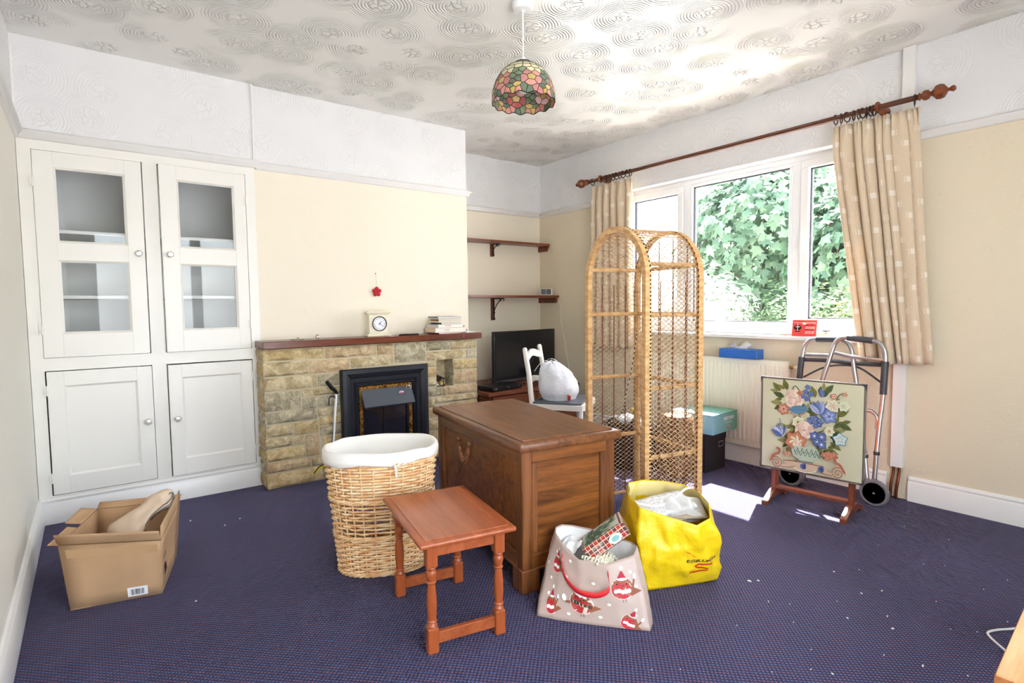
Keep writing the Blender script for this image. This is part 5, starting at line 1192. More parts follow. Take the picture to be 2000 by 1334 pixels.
for (x, y, a) in ((.20, .86, 2.3), (.24, .80, 2.8), (.27, .88, 1.9), (.22, .73, 3.1), (.60, .84, .8), (.64, .88, .9), (.55, .83, 1.9), (.74, .55, .5), (.78, .58, -.4), (.72, .50, .2), (.34, .40, 3.6), (.30, .34, 3.3), (.26, .50, 3.5), (.70, .38, -.6), (.66, .30, -.3), (.42, .64, 2.0), (.47, .66, 1.2), (.50, .62, .7), (.38, .52, 3.6), (.62, .22, .1), (.76, .66, .6), (.36, .46, 4.0), (.70, .44, -.2), (.58, .34, -1.2)):
    eleaf(x, y, .125, .030, a, rnd.choice(OL), S(70, 74, 44)); eleaf(x+.03*math.cos(a+1), y+.03*math.sin(a+1), .085, .02, a+.7, rnd.choice(OL), S(70, 74, 44))
estroke([(.50, .45), (.40, .62), (.36, .78), (.33, .90), (.36, .93), (.40, .88)], .004, OL[2]); estroke([(.50, .45), (.52, .66), (.49, .84), (.50, .90)], .004, OL[2]); estroke([(.52, .46), (.64, .66), (.72, .80), (.78, .84)], .004, OL[0]); estroke([(.46, .42), (.30, .50), (.24, .46)], .004, OL[2]); estroke([(.54, .44), (.70, .52), (.78, .50)], .004, OL[0]); estroke([(.40, .36), (.33, .33), (.32, .25)], .004, OL[1])
erose(.35, .80, .085, *PKe); erose(.33, .74, .05, *PKe); eflower(.40, .86, .03, 4, RU_[1], RU_[0], OL[1]); eflower(.24, .67, .05, 6, RU_[1], PKe[1], RU_[0], .3, RU_[0])
for i in range(7): eleaf(.33+.02*i, .655+.006*i, .06, .012, 2.2-.12*i, TEe[i % 2]); 
eleaf(.30, .67, .20, .045, .12, TEe[0], TEe[1]); estroke([(.31, .64), (.38, .61), (.46, .66)], .006, RU_[1])
for (x, y) in ((.48, .93), (.46, .88), (.51, .86), (.44, .83), (.48, .81)): eflower(x, y, .026, 5, BL[0], BL[1], BL[3], x*9)
for k, a in enumerate((1.0, 1.35, 1.7, 2.05, 2.4)): eleaf(.60, .66, .15, .028, a, BL[(k*2) % 3], BL[3])
eleaf(.63, .84, .10, .026, 1.9, BL[0], BL[2]); eflower(.73, .86, .03, 5, RU_[1], PKe[0], RU_[0]); estroke([(.74, .80), (.78, .88), (.82, .90)], .004, OL[2]); eflower(.83, .89, .022, 5, RU_[1], PKe[1], RU_[0])
eflower(.72, .76, .062, 6, S(226, 214, 184), S(208, 194, 160), PKe[1], .2); eflower(.82, .77, .05, 6, S(214, 216, 186), S(196, 200, 170), PKe[1])
eflower(.69, .65, .06, 5, BL[1], BL[2], BL[0], .6, BL[0]); 
for k in range(9): a = k*.7; eflower(.56+.05*math.cos(a), .575+.035*math.sin(a), .03, 5, BL[k % 2], BL[3], BL[2], a)
eflower(.40, .55, .06, 7, S(222, 218, 184), S(204, 198, 150), OL[1]); erose(.46, .475, .085, *PKe)
for k, a in enumerate((.9, 1.3, 1.7, 2.1, 2.5)): eleaf(.20+.01*k, .37, .14, .026, a+.1, (BL[0], S(206, 206, 222), BL[1], S(206, 206, 222), BL[0])[k], BL[3])
estroke([(.24, .45), (.22, .52), (.21, .57)], .004, BL[0])
for (x, y) in ((.56, .43), (.63, .43), (.59, .37), (.63, .35)): eflower(x, y, .04, 5, BL[0], BL[1], S(236, 230, 206), x*7, BL[3])
eflower(.80, .43, .055, 5, S(196, 212, 206), S(172, 192, 184), PKe[0], .4, TEe[0]); eflower(.70, .50, .045, 6, S(222, 216, 186), S(202, 196, 160), RU_[1])
eflower(.38, .345, .088, 6, RU_[1], S(230, 216, 180), S(186, 198, 166), .3, RU_[0]); erose(.40, .325, .035, *PKe)
eflower(.30, .20, .034, 5, RU_[1], PKe[1], RU_[0], .5); epoly(disc2(.30, .245, .02, .026), OL[0])
for (x, y) in ((.66, .25), (.70, .27), (.73, .24), (.69, .22), (.75, .27)): eflower(x, y, .026, 6, RU_[1], RU_[0], PKe[1], x*5)
# vase and scrolled base
vz = S(182, 190, 168); vd = S(104, 122, 110)
epoly([(.37, .30), (.34, .245), (.36, .19), (.42, .155), (.40, .135), (.56, .135), (.54, .155), (.60, .19), (.62, .245), (.59, .30)], vz)
for i in range(6): x = .36+.045*i; estroke([(x, .285-.01*(i % 2)), (x+.022, .235), (x+.045, .285)], .0035, vd); estroke([(x+.01, .25), (x+.03, .205), (x+.05, .25)], .0035, vd)
estroke([(.40, .145), (.56, .145)], .006, vd)
tan_ = S(206, 178, 150); ru = S(140, 74, 56)
epoly([(.26, .115), (.30, .13), (.66, .125), (.70, .105), (.66, .075), (.56, .06), (.50, .035), (.44, .035), (.38, .06), (.30, .075)], tan_)
estroke([(.34, .10), (.40, .05), (.48, .03), (.56, .05), (.62, .10)], .005, S(232, 222, 200)); estroke([(.26, .12), (.36, .132), (.66, .126)], .004, ru)
for s, cx in ((1, .19), (-1, .79)):
    pts = [];
    for i in range(26):
        a = i/25*2.1*2*PI; r = .068*(1-i/27); pts.append((cx + s*-1*r*math.cos(a+PI)*-1, .085 + r*math.sin(a+PI*.0)))
    estroke(pts, .008, tan_); estroke(pts, .003, ru)
    estroke([(cx - s*.06, .10), (cx-s*.02, .17), (cx+s*.02, .19), (cx+s*.03, .235), (cx, .25)], .012, RU_[0]); estroke([(cx+s*.05, .06), (cx+s*.12, .07), (cx+s*.18, .10)], .018, tan_); estroke([(cx+s*.05, .05), (cx+s*.12, .055), (cx+s*.2, .08)], .003, ru)
for x in (.46, .63): eleaf(x-.02, .065, .08, .03, .9, BL[0], BL[2]); eleaf(x+.01, .06, .06, .02, 1.5, BL[3])
tag(E_.build('embroidery', attr_mat('wool_stitch', .85, .1, (260, .35)), bd, smooth=0, fixn=False), kind='stuff')
# ------------------------------------------------------------------ gift bag
def loft(base, rim, bulge, wr, seed, nu=64, nv=20, corner=None):
    """surface between a closed base outline and a closed rim outline (same count)"""
    n = len(base)
    def ev(P_, u):
        f_ = u*n; i = int(f_) % n; t = f_-int(f_); return P_[i].lerp(P_[(i+1) % n], t)
    cb_ = sum(base, Vector())/n; cr_ = sum(rim, Vector())/n
    def fn(u, v, off=0):
        p = ev(base, u); q = ev(rim, u); c = p.lerp(q, v); cc = cb_.lerp(cr_, v); d = Vector((c.x-cc.x, c.y-cc.y, 0)); d = d.normalized() if d.length > 1e-6 else d
        s = max(0, math.sin(PI*v))
        return c + d*(bulge*s + wr*s**.5*noise.noise(Vector((math.cos(2*PI*u)*3.1, math.sin(2*PI*u)*3.1, v*4+seed))) + wr*.5*noise.noise(Vector((math.cos(2*PI*u)*9, math.sin(2*PI*u)*9, v*9+seed)))*s + off)
    return fn
V3 = lambda *a: Vector(a)
gb = thing('gift_bag', 'pinkish gift bag printed with robins in hats standing on the carpet', 'bag', (1.66, -2.31, 0))
G0 = V3(1.66, -2.31, 0)
gbase = [p-G0 for p in (V3(1.462, -2.222, .003), V3(1.50, -2.285, .002), V3(1.56, -2.365, .002), V3(1.63, -2.45, .002), V3(1.700, -2.530, .003), V3(1.745, -2.505, .002), V3(1.79, -2.455, .002), V3(1.735, -2.36, .002), V3(1.68, -2.26, .002), V3(1.62, -2.17, .002), V3(1.55, -2.150, .002), V3(1.50, -2.18, .002))]
grim = [p-G0 for p in (V3(1.615, -2.150, .243), V3(1.595, -2.215, .222), V3(1.592, -2.300, .198), V3(1.645, -2.385, .197), V3(1.730, -2.432, .222), V3(1.765, -2.418, .240), V3(1.775, -2.385, .240), V3(1.765, -2.320, .240), V3(1.735, -2.235, .250), V3(1.695, -2.155, .252), V3(1.665, -2.130, .254), V3(1.635, -2.130, .252))]
gf = loft(gbase, grim, .006, .007, 2)
M_gb = plain('satin_gift_paper', S(188, 166, 153), .38, bump=(14, .12, .004)); b = B()
b.grid(lambda u, v: gf(u, v), 72, 20, wrap=True); gb_o = b.build('paper', M_gb, gb, smooth=180); m = gb_o.modifiers.new('t', 'SOLIDIFY'); m.thickness = .0012
b = B(); b.add([p+V3(0, 0, .001) for p in gbase], [list(range(12))]); b.build('bottom', M_gb, gb, smooth=0)
b = B(); b.grid(lambda u, v: gf(u, .45+.53*v, -.004), 72, 8, wrap=True); b.build('white_lining', M_white, gb, smooth=180)
# front face: u 0..4/12 from its left edge to its right edge
PR = B(); LV[0] = 0
def gp(x, y): u = .004 + max(.0, min(1, x))*(3.95/12); return gf(u, max(.004, min(.985, y)), .0014 + LV[0]*.00014)
def gpoly(pts, col):
    LV[0] += 1; n = len(pts); cx = sum(p[0] for p in pts)/n; cy = sum(p[1] for p in pts)/n; vs = []; fs = []
    for k in (1, .7, .4): vs += [gp(cx+(x-cx)*k, cy+(y-cy)*k) for x, y in pts]
    vs.append(gp(cx, cy))
    for q in range(2): fs += [[q*n+i, q*n+(i+1) % n, (q+1)*n+(i+1) % n, (q+1)*n+i] for i in range(n)]
    PR.add(vs, fs + [[2*n+i, 2*n+(i+1) % n, 3*n] for i in range(n)], col)
def robin(x, y, s, hat, lean=0, wave=1):
    LV[0] = 0
    c, sn = math.cos(lean), math.sin(lean); Q = lambda pts: [(x + s*(px*c-py*sn)*.78, y + s*(px*sn+py*c)*1.25) for px, py in pts]
    br_ = S(150, 88, 58); rd = S(196, 44, 54); wh_ = S(250, 248, 246); ol = S(224, 206, 194)
    gpoly(Q([(-.02, -.62), (.0, -.62), (.0, -.44), (-.02, -.44)]), S(90, 74, 60)); gpoly(Q([(.10, -.62), (.12, -.62), (.12, -.44), (.10, -.44)]), S(90, 74, 60))
    gpoly(Q(disc2(0, 0, .50, .50, 20)), ol); gpoly(Q(disc2(0, .02, .46, .46, 20)), br_); gpoly(Q(disc2(-.04, -.10, .40, .36, 18)), rd)
    gpoly(Q([(.28, .12), (.78, -.10), (.52, -.24), (.36, -.34), (.24, -.18)]), br_)
    for ex in (-.22, .16): gpoly(Q(disc2(ex, .20, .03, .035, 8)), S(24, 18, 18))
    gpoly(Q([(-.05, .16), (.05, .16), (0, .06)]), S(90, 40, 34))
    if hat:
        gpoly(Q([(-.20, .40), (.20, .40), (.02, .82)]), S(176, 34, 46)); gpoly(Q(disc2(0, .41, .22, .06, 12)), wh_); gpoly(Q(disc2(.02, .88, .08, .11, 10)), wh_)
        gpoly(Q([(.36, .10), (.52, .40), (.58, .38), (.46, .0)]), br_); gpoly(Q(disc2(.56, .50, .08, .13, 10)), wh_)
        for k in range(5): gpoly(Q(disc2(-.28+.13*k, -.12+.03*math.sin(k*2), .09, .10, 8)), wh_)
    else:
        for k in range(7): gpoly(Q(disc2(-.18+.06*k, .40+.05*math.sin(k*1.7), .09, .09, 8)), wh_)
        gpoly(Q([(-.44, .06), (.42, -.02), (.42, -.16), (-.42, -.08)]), S(74, 64, 60))
        for k in range(5): gpoly(Q([(-.36+.15*k, .05-.012*k), (-.31+.15*k, .05-.012*k), (-.31+.15*k, -.09-.012*k), (-.36+.15*k, -.09-.012*k)]), (S(200, 180, 120), S(120, 150, 110), S(220, 206, 180))[k % 3])
        gpoly(Q([(.16, -.10), (.30, -.10), (.20, -.46), (.06, -.44)]), S(226, 204, 182)); gpoly(Q([(-.44, -.02), (-.66, -.10), (-.64, -.16), (-.42, -.14)]), br_); gpoly(Q(disc2(-.72, .02, .11, .15, 12)), wh_)
robin(.475, .32, .27, False, -.05); robin(.83, .60, .26, True, -.12); robin(.17, .18, .20, True, .05); robin(.20, .71, .19, True, .02); robin(.84, .10, .19, True, -.5)
LV[0] = 0
for (x, y) in ((.38, .88), (.60, .66), (.70, .36), (.33, .62), (.12, .50), (.10, .30), (.36, .12), (.90, .20), (.93, .80), (.95, .60), (.05, .66), (.15, .85), (.62, .14)): LV[0] = 0; gpoly(disc2(x, y, .016, .022, 10), S(250, 246, 244))
tag(PR.build('robin_print', M_print, gb, smooth=0, fixn=False), kind='stuff')
b = B(); hp_ = catmull([gp(.27, .88)+V3(-.004, -.004, 0), gp(.27, .74)+V3(-.008, -.010, 0), gp(.32, .60)+V3(-.012, -.014, 0), gp(.46, .53)+V3(-.012, -.014, 0), gp(.60, .52)+V3(-.012, -.014, 0), gp(.71, .62)+V3(-.010, -.012, 0), gp(.735, .78)+V3(-.006, -.008, 0), gp(.74, .88)+V3(-.004, -.004, 0)], 6)
def rib(u, v): i = u*(len(hp_)-1); k = min(len(hp_)-2, int(i)); p = hp_[k].lerp(hp_[k+1], i-k); return p + V3(.0, .0, .0095*(v-.5)*2) + V3(-.002, -.003, 0)*math.sin(u*6)*(v-.5)
b.grid(rib, 40, 2); o = b.build('ribbon_handle', plain('red_ribbon', S(226, 44, 50), .4), gb, smooth=180); o.modifiers.new('t', 'SOLIDIFY').thickness = .001
# tartan tin, knitting and tissue in the bag
def tartan_mat():
    k = N('tartan_print'); sep = k.n('SeparateXYZ'); k.l(k.coord(), sep.inputs[0])
    st_ = lambda s, f_, wd: k.math('LESS_THAN', k.math('ABSOLUTE', k.math('SUBTRACT', k.math('FRACT', k.math('MULTIPLY', s, f_)), .5)), wd)
    a = st_(sep.outputs[0], 30, .20); c = st_(k.math('ADD', sep.outputs[1], sep.outputs[2]), 30, .20); a2 = st_(sep.outputs[0], 60, .07); c2 = st_(k.math('ADD', sep.outputs[1], sep.outputs[2]), 60, .07)
    col = k.mix(k.math('MULTIPLY', a, .7), S(190, 52, 50), S(40, 58, 62)); col = k.mix(k.math('MULTIPLY', c, .6), col, S(52, 66, 72)); col = k.mix(k.math('MAXIMUM', a2, c2), col, S(226, 206, 170)); k.color(col); k.set(rough=.3); return k.m
tin = thing('biscuit_tin', 'tartan biscuit tin with a green picture lid tilted in the gift bag', 'tin', (1.722, -2.305, .247))
tx = V3(.62, -.52, .60).normalized(); tz = V3(-.30, .28, .92); tz = (tz - tx*tz.dot(tx)).normalized(); tyv = tz.cross(tx)
tin.rotation_euler = Matrix((tx, tyv, tz)).transposed().to_euler()
b = B(); b.bb(-.088, .088, -.055, .055, -.026, .020, .004); b.build('body', tartan_mat(), tin)
b = B(); b.bb(-.090, .090, -.057, .057, .010, .030, .005); b.build('lid', MATS['tartan_print'], tin)
b = B(); b.bb(-.075, .075, -.044, .044, .0296, .0306); k = N('green_picture'); k.color(k.ramp(k.noise(k.coord(scale=(1, 1, 1)), 22, 3, .5, 1.0), [(.38, S(40, 70, 54)), (.5, S(110, 140, 110)), (.62, S(214, 220, 206))])); b.build('lid_picture', k.m, tin, smooth=0)
b = B(); P_ = disc2(.035, -.003, .026, .017, 20); b.add([(x, -.0575, y) for x, y in P_], [list(range(20))], S(224, 236, 230)); P_ = disc2(.035, -.003, .016, .010, 14); b.add([(x, -.0578, y) for x, y in P_], [list(range(14))], S(140, 190, 180))
for i in range(3): vs, fs = text_geo('SHORTBREAD'[:8-i], .010); b.add([(v.x*.9-.035, -.0577, v.y+.008-.011*i) for v in vs], fs, S(244, 236, 226))
tag(b.build('label', M_print, tin, smooth=0, fixn=False), kind='stuff')
kn = thing('knitting', 'cream knitted wool bundled in the gift bag under the tin', 'wool', (1.672, -2.325, .185)); M_wool = plain('cream_wool', S(236, 232, 206), .95, bump=(160, .6, .004))
b = B(); b.ball((0, 0, -.02), .05, 20, 12, (1.15, 1.25, .7)); b.build('bundle', M_wool, kn)
b = B()
for r_ in range(7): b.tube([(-.05+.1*i/24, -.035+.012*r_ + .004*math.sin(i*1.3), .012 + .006*math.sin(i*1.3+r_) - .22*((-.05+.1*i/24)**2+(-.035+.012*r_)**2)*10) for i in range(25)], .0042, 5)
tag(b.build('stitches', M_wool, kn), kind='stuff')
ts = thing('tissue_paper', 'crumpled white tissue paper inside the gift bag near the chest', 'tissue paper', (1.665, -2.205, .19))
b = B(); b.grid(lambda u, v: (.045*(u-.5)*2 + .008*math.sin(9*v), .04*(v-.5)*2, .02*noise.noise(V3(u*4, v*4, 2))+.025*math.sin(PI*u)), 14, 14); b.build('sheet', M_white, ts, smooth=60)

# ------------------------------------------------------------------ yellow shopping bag full of papers
yb = thing('shopping_bag', 'large yellow shopping bag full of papers behind the gift bag', 'bag', (2.08, -2.33, 0)); Y0 = V3(2.08, -2.33, 0)
ybase = [p-Y0 for p in (V3(1.905, -2.350, .003), V3(1.98, -2.385, .002), V3(2.05, -2.415, .002), V3(2.12, -2.445, .002), V3(2.185, -2.468, .003), V3(2.225, -2.40, .002), V3(2.265, -2.30, .002), V3(2.20, -2.245, .002), V3(2.12, -2.205, .002), V3(2.05, -2.175, .002), V3(1.985, -2.16, .003), V3(1.94, -2.25, .002))]
yrim = [p-Y0 for p in (V3(1.890, -2.325, .325), V3(1.935, -2.375, .305), V3(1.985, -2.430, .285), V3(2.03, -2.480, .268), V3(2.085, -2.500, .288), V3(2.135, -2.460, .325), V3(2.185, -2.385, .335), V3(2.215, -2.29, .338), V3(2.185, -2.210, .340), V3(2.135, -2.140, .338), V3(2.06, -2.120, .336), V3(1.965, -2.20, .33))]
yf = loft(ybase, yrim, .028, .018, 6)
k = N('yellow_woven_plastic'); k.set(col=S(244, 206, 22), rough=.32, spec=.5); k.bump(k.noise(k.coord(), 16, 5, .6, 1.2), .45, .012); M_yb = k.m
b = B(); b.grid(lambda u, v: yf(u, v), 96, 26, wrap=True); o = b.build('sack', M_yb, yb, smooth=180); o.modifiers.new('t', 'SOLIDIFY').thickness = .0015
b = B(); b.grid(lambda u, v: yf(u, .80+.19*v, -.004), 96, 5, wrap=True); b.build('lining', plain('pale_yellow_lining', S(240, 222, 150), .4), yb, smooth=180)
b = B(); b.add([p+V3(0, 0, .001) for p in ybase], [list(range(12))]); b.build('bottom', M_yb, yb, smooth=0)
for ua, ub in ((10.2/12, 10.55/12), (9.3/12, 9.62/12)): b = B(); b.grid(lambda u, v: yf(ua+(ub-ua)*u, .55+.44*v, -.0065), 3, 6); b.build('strap', plain('cream_webbing_%d' % int(ua*100), S(240, 216, 120), .5), yb, smooth=180)
Yp = B(); yq = lambda x, y, o_=.003: yf((.02 + x*(3.9/12)), y, o_)
vs, fs = text_geo('ESSELUNGA', .05, shear=.25, bold=.0005, width=.44); Yp.add([yq(.66+v.x*.92, .44+v.y*1.2+v.x*.05) for v in vs], fs, S(30, 22, 60))
for poly in ([(.46, .58), (.49, .58), (.60, .49), (.56, .49)],): Yp.add([yq(*p) for p in poly], [[0, 1, 2, 3]], S(244, 150, 30))
ss = catmull([V3(.80, .385, 0), V3(.62, .375, 0), V3(.56, .35, 0), V3(.60, .325, 0), V3(.68, .315, 0), V3(.71, .29, 0), V3(.67, .265, 0), V3(.48, .255, 0)], 5)
for i in range(len(ss)-1): a, c = ss[i], ss[i+1]; Yp.add([yq(a.x, a.y-.012), yq(c.x, c.y-.012), yq(c.x, c.y+.012), yq(a.x, a.y+.012)], [[0, 1, 2, 3]], S(214, 44, 36))
tag(Yp.build('shop_lettering', M_print, yb, smooth=0, fixn=False), kind='stuff')
# papers and folders sticking out
rnd = random.Random(12)
pcs = [(2.06, -2.295, .285, .23, .15, -25, 6, -14, S(246, 246, 246), 'white newspaper lying topmost in the yellow bag'), (2.07, -2.30, .270, .23, .16, -30, 4, -12, S(196, 190, 186), 'grey printed newspaper under the topmost one in the yellow bag'), (2.08, -2.31, .255, .23, .16, -22, 3, -10, S(224, 214, 200), 'cream folded paper in the middle of the yellow bag'), (2.07, -2.31, .240, .23, .16, -27, 2, -10, S(150, 140, 138), 'dark grey magazine low in the yellow bag')]
for i, (x, y, z, a, c, rz_, rx_, ry_, col, lab) in enumerate(pcs):
    k = N('paper_%d' % i); k.color(k.ramp(k.noise(k.coord(scale=(1, 3, 1)), 60, 2), [(.40, tuple(q*.72 for q in col[:3])+(1,)), (.55, col)])); k.set(rough=.7)
    b = B(); R = Matrix.Rotation(math.radians(rz_), 3, 'Z') @ Matrix.Rotation(math.radians(ry_*.6), 3, 'Y') @ Matrix.Rotation(math.radians(rx_), 3, 'X')
    pn = thing('newspaper', lab, 'paper', (x, y, z), 0, 'papers in the yellow bag')
    for q in range(3):
        b = B(); b.grid(lambda u, v: R @ V3(a*(u-.5), c*(v-.5), .0035*q + .006*noise.noise(V3(u*3+q, v*3, i))), 8, 6); o = b.build('sheet', k.m, pn, smooth=180); o.modifiers.new('t', 'SOLIDIFY').thickness = .0008
cl_ = thing('clear_folder', 'clear plastic folder of papers at the window side of the yellow bag', 'folder', (2.10, -2.375, .275))
k = N('clear_film'); k.set(col=S(232, 232, 226), rough=.12, spec=.7, alpha=.45); k.bump(k.noise(k.coord(), 14, 3, .6, 1.5), .5, .01); M_film = k.m
b = B(); R = Matrix.Rotation(math.radians(-40), 3, 'Z') @ Matrix.Rotation(math.radians(20), 3, 'X')
b.grid(lambda u, v: R @ V3(.15*(u-.5), .11*(v-.5), .018*math.sin(PI*u) + .016*noise.noise(V3(u*4, v*4, 5))+.012), 14, 10); b.build('sleeve', M_film, cl_, smooth=180)
b = B(); b.box((0, 0, .004), (.13, .09, .008), .001, R); b.build('papers', plain('buff_papers', S(206, 188, 160), .7, vary=.3), cl_)
tl_ = tag(B().tube(catmull([V3(1.965, -2.235, .300), V3(2.02, -2.30, .292), V3(2.09, -2.32, .305), V3(2.16, -2.33, .338), V3(2.185, -2.345, .345)], 6), .0048, 8).build('paper_tube', M_white), 'rolled white paper tube sticking out across the yellow bag', 'paper')

# ------------------------------------------------------------------ reacher
rg = thing('litter_reacher', 'reacher grabber with a black handle leaning on the stone fireplace', 'reacher', (1.40, -.26, 0))
rl = lambda *p: V3(*p) - V3(1.40, -.26, 0)
b = B(); b.tube([rl(1.484, -.205, .565), rl(1.445, -.235, .27), rl(1.415, -.262, .06)], .0075, 10); b.build('shaft', M_white, rg)
b = B(); b.tube([rl(1.476, -.207, .52), rl(1.405, -.264, .06)], .003, 6); b.build('pull_rod', M_greypl, rg)
b = B(); b.tube(catmull([rl(1.486, -.204, .548), rl(1.478, -.205, .570), rl(1.455, -.208, .592), rl(1.432, -.212, .622), rl(1.420, -.214, .638)], 5), [.011]*5+[.012]*5+[.013]*5+[.012]*5+[.008], 10); b.build('handle', M_black, rg)
b = B(); b.tube(catmull([rl(1.478, -.208, .525), rl(1.455, -.212, .540), rl(1.436, -.214, .532), rl(1.430, -.216, .505), rl(1.432, -.217, .487)], 5), .005, 8); b.build('trigger', M_black, rg)
b = B(); q = catmull([rl(1.415, -.262, .075), rl(1.385, -.26, .115), rl(1.345, -.255, .105), rl(1.315, -.252, .07)], 6); b.tube(q, [.009-.005*i/(len(q)-1) for i in range(len(q))], 8); b.build('jaw', plain('yellow_plastic', S(226, 204, 40), .4), rg)
b = B(); b.tube([p+V3(-.003, 0, .009) for p in q], .0032, 6); b.tube([rl(1.415, -.262, .065), rl(1.40, -.265, .02), rl(1.385, -.262, .004)], .006, 8); b.build('jaw_pad', M_black, rg)

# ------------------------------------------------------------------ corner of a table by the camera, cable, switch, carpet crumbs
ct = thing('coffee_table', 'pale wooden table at the bottom right edge of the picture', 'table', (1.563, -3.44, 0), math.radians(3.7))
M_pale = wood('pale_pine', S(190, 146, 98), S(222, 180, 132), 1.0, 'X', .4, .05); M_pedge = wood('dark_pine_edge', S(150, 92, 48), S(180, 116, 66), 1.0, 'X', .4, .05)
rt = math.radians(-20)
b = B(); b.prism([(.001, 0), (.90, 0), (.90, -.45), (.11, -.45), (.0, -.03)], .378, .398, 'Z'); b.build('top_edge', M_pedge, ct)
b = B(); b.prism([(.003, -.002), (.898, -.002), (.898, -.448), (.112, -.448), (.002, -.03)], .398, .402, 'Z'); b.build('top', M_pale, ct)
for x, y in ((.09, -.06), (.84, -.06), (.20, -.39), (.84, -.39)): b = B(); b.bb(x-.02, x+.02, y-.02, y+.02, 0, .378, .003); b.build('leg', M_pedge, ct)
tag(B().tube(catmull([V3(2.95, -3.40, .004), V3(2.80, -3.33, .004), V3(2.667, -3.272, .004), V3(2.610, -3.238, .004), V3(2.566, -3.222, .004), V3(2.535, -3.235, .004), V3(2.486, -3.280, .004), V3(2.40, -3.36, .004), V3(2.35, -3.45, .004)], 6), .0035, 8).build('floor_cable', M_white), 'white cable looping on the carpet beside the pale table', 'cable')
sw_ = thing('light_switch', 'white wall plate at the right edge of the picture', 'switch', (W, -3.08, 1.40)); b = B(); b.bb(-.009, 0, -.043, .043, -.043, .043, .002); b.build('plate', M_white, sw_); b = B(); b.bb(-.013, -.008, -.012, .012, -.012, .012, .002); b.build('rocker', M_white, sw_)
b = B(); rnd = random.Random(9)
for (x, y, r_) in ((.62, -.42, .006), (.75, -.60, .004), (.83, -.55, .003), (2.35, -3.02, .004), (2.42, -2.98, .003), (2.52, -2.86, .003), (2.60, -2.90, .0025), (2.2, -3.15, .004), (2.28, -2.55, .006), (2.31, -2.57, .004), (.52, -1.35, .003), (2.3, -2.9, .003), (2.62, -2.72, .003), (1.95, -3.0, .003)): b.box((x, y, .002), (r_*2.2, r_, .003), 0, rnd.uniform(0, 3))
for i in range(60): b.box((rnd.uniform(.3, 3.4), rnd.uniform(-3.3, -2.65), .001), (.003, .002, .002), 0, rnd.uniform(0, 3))
tag(b.build('carpet_crumbs', M_white, smooth=0), 'scattered white crumbs and lint on the blue carpet', 'crumbs', kind='stuff')

# ------------------------------------------------------------------ garden
M_bounce = plain('bounce_paving', S(178, 178, 178), .9, vary=.12)  # pale grey in place of lawn, so the ground bounces neutral light indoors
structure(B().bb(-40, 40, -40, 40, -.5, -.35).build('ground', M_bounce, smooth=0))
structure(B().bb(4.075, 4.30, -6, 3, -.6, .70).build('wall_outside_brick', plain('outside_render', S(190, 176, 160), .9), smooth=0))
def leaf_mat(name, c1, c2):
    k = N(name); g = k.n('Attribute', attribute_name='Col'); col = k.mix(g.outputs[2], c1, c2); k.color(col); k.set(rough=.45, spec=.4)
    tl = k.n('BsdfTranslucent'); k.l(col, tl.inputs[0]); mx = k.n('MixShader'); mx.inputs[0].default_value = .4; k.l(k.b.outputs[0], mx.inputs[1]); k.l(tl.outputs[0], mx.inputs[2]); k.l(mx.outputs[0], k.out.inputs[0]); return k.m
SYC = [(0, 0), (.18, .10), (.50, .20), (.34, .34), (.46, .62), (.18, .56), (0, 1.0), (-.18, .56), (-.46, .62), (-.34, .34), (-.50, .20), (-.18, .10)]
LNG = [(0, 0), (.10, .3), (.09, .65), (0, 1), (-.09, .65), (-.10, .3)]
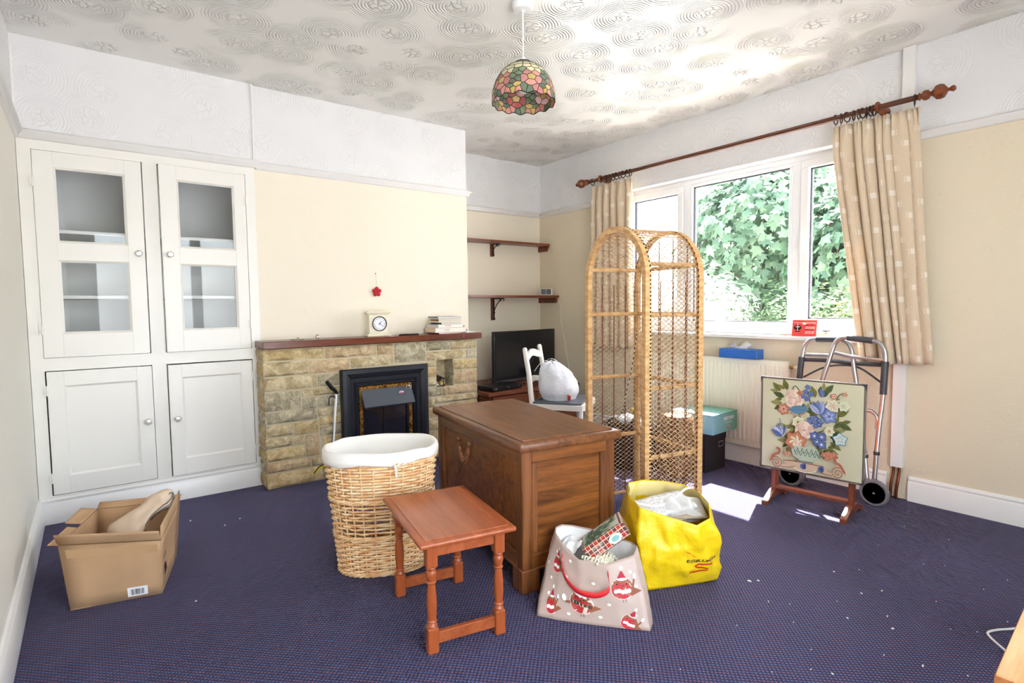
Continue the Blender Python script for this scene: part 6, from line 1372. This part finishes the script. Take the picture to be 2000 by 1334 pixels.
def bush(name, label, c, rad, n, size, shape, mat, seed, trunk=True, droop=.3, shell=.55, group='garden shrubs and trees'):
    o = thing(name, label, 'tree' if rad[2] > 1.2 else 'shrub', (c[0], c[1], -.35), 0, group); rnd = random.Random(seed); C0 = V3(c[0], c[1], -.35)
    vs = []; fs = []; cols = []
    m = len(shape)
    for i in range(n):
        while True:
            d = V3(rnd.gauss(0, 1), rnd.gauss(0, 1), rnd.gauss(0, 1)).normalized(); r_ = rnd.uniform(shell, 1.05)**.6; k = 1+.35*noise.noise(d*2.2+V3(seed, 0, 0)); p = V3(d.x*rad[0]*r_*k, d.y*rad[1]*r_*k, d.z*rad[2]*r_*k) + V3(*c)
            if p.z > -.3: break
        out = (d + V3(rnd.uniform(-.6, .6), rnd.uniform(-.6, .6), rnd.uniform(-.2, .7))).normalized(); t = V3(rnd.uniform(-1, 1), rnd.uniform(-1, 1), -droop+rnd.uniform(-.5, .5)); t = (t-out*t.dot(out)).normalized(); sdv = out.cross(t); s = size*rnd.uniform(.6, 1.25); o0 = len(vs)
        for (x, y) in shape: vs.append(p - C0 + sdv*x*s + t*y*s + out*(-.12*s*abs(x)))
        fs.append(list(range(o0, o0+m))); g = rnd.random(); cols.append((g, g, g, 1))
    b = B(); b.v = vs; b.f = fs; b.c = cols; b.mi = [0]*len(fs); f_ = b.build('foliage', mat, o, smooth=0, fixn=False); f_['kind'] = 'stuff'
    b = B(); h_ = c[2]+.35
    for q in range(5 if trunk else 3): a = q*1.3+seed; b.tube([(0.03*math.cos(a), .03*math.sin(a), 0), (rad[0]*.25*math.cos(a), rad[1]*.25*math.sin(a), h_*.5), (rad[0]*.6*math.cos(a), rad[1]*.6*math.sin(a), h_+rad[2]*.4)], [.035 if trunk else .012, .02 if trunk else .008, .006], 6)
    b.build('stems', plain('bark_'+name+str(seed), S(110, 88, 66), .9), o)
    return o
LM1 = leaf_mat('sycamore_leaf', S(62, 92, 70), S(112, 140, 110)); LM2 = leaf_mat('pale_willow_leaf', S(150, 156, 138), S(200, 204, 192)); LM3 = leaf_mat('small_shrub_leaf', S(58, 88, 52), S(104, 130, 84)); LM4 = leaf_mat('yellow_green_leaf', S(92, 110, 58), S(140, 152, 88)); LM5 = leaf_mat('dark_hedge_leaf', S(48, 74, 54), S(84, 110, 82))
bush('sycamore_tree', 'large-leaved sycamore tree filling the middle window pane', (8.1, .62, 1.95), (1.0, 1.12, 1.45), 4200, .16, SYC, LM1, 1)
bush('sycamore_tree', 'sycamore tree seen through the right-hand window pane', (8.0, -1.0, 1.55), (1.0, 1.0, 1.35), 3200, .155, SYC, LM1, 2)
bush('willow_shrub', 'pale feathery sunlit shrub low in the middle window pane', (6.4, .42, .62), (.55, .62, .85), 4200, .13, LNG, LM2, 3, False, .1)
bush('leafy_shrub', 'small-leaved green shrub low beside the window mullion', (6.6, -.50, .45), (.5, .55, .80), 4200, .075, LNG, LM3, 4, False)
bush('leafy_shrub', 'yellow-green shrub low in the right-hand window pane', (6.3, -1.35, .45), (.5, .55, .78), 4200, .075, LNG, LM4, 5, False)
bush('hedge', 'dark hedge behind the sycamore trees', (10.2, -1.0, .9), (.9, 3.0, 1.4), 4200, .16, LNG, LM5, 6, False, .3, .4)
pl_ = thing('planter_box', 'pale square planter standing outside the middle pane', 'planter', (5.25, -.40, -.35)); b = B(); b.bb(-.09, .09, -.12, .07, 0, 1.44, .006); b.build('column', plain('pale_stone', S(216, 214, 206), .8), pl_); b = B(); b.bb(-.11, .11, -.14, .09, 1.44, 1.47, .006); b.build('cap', MATS['pale_stone'], pl_)
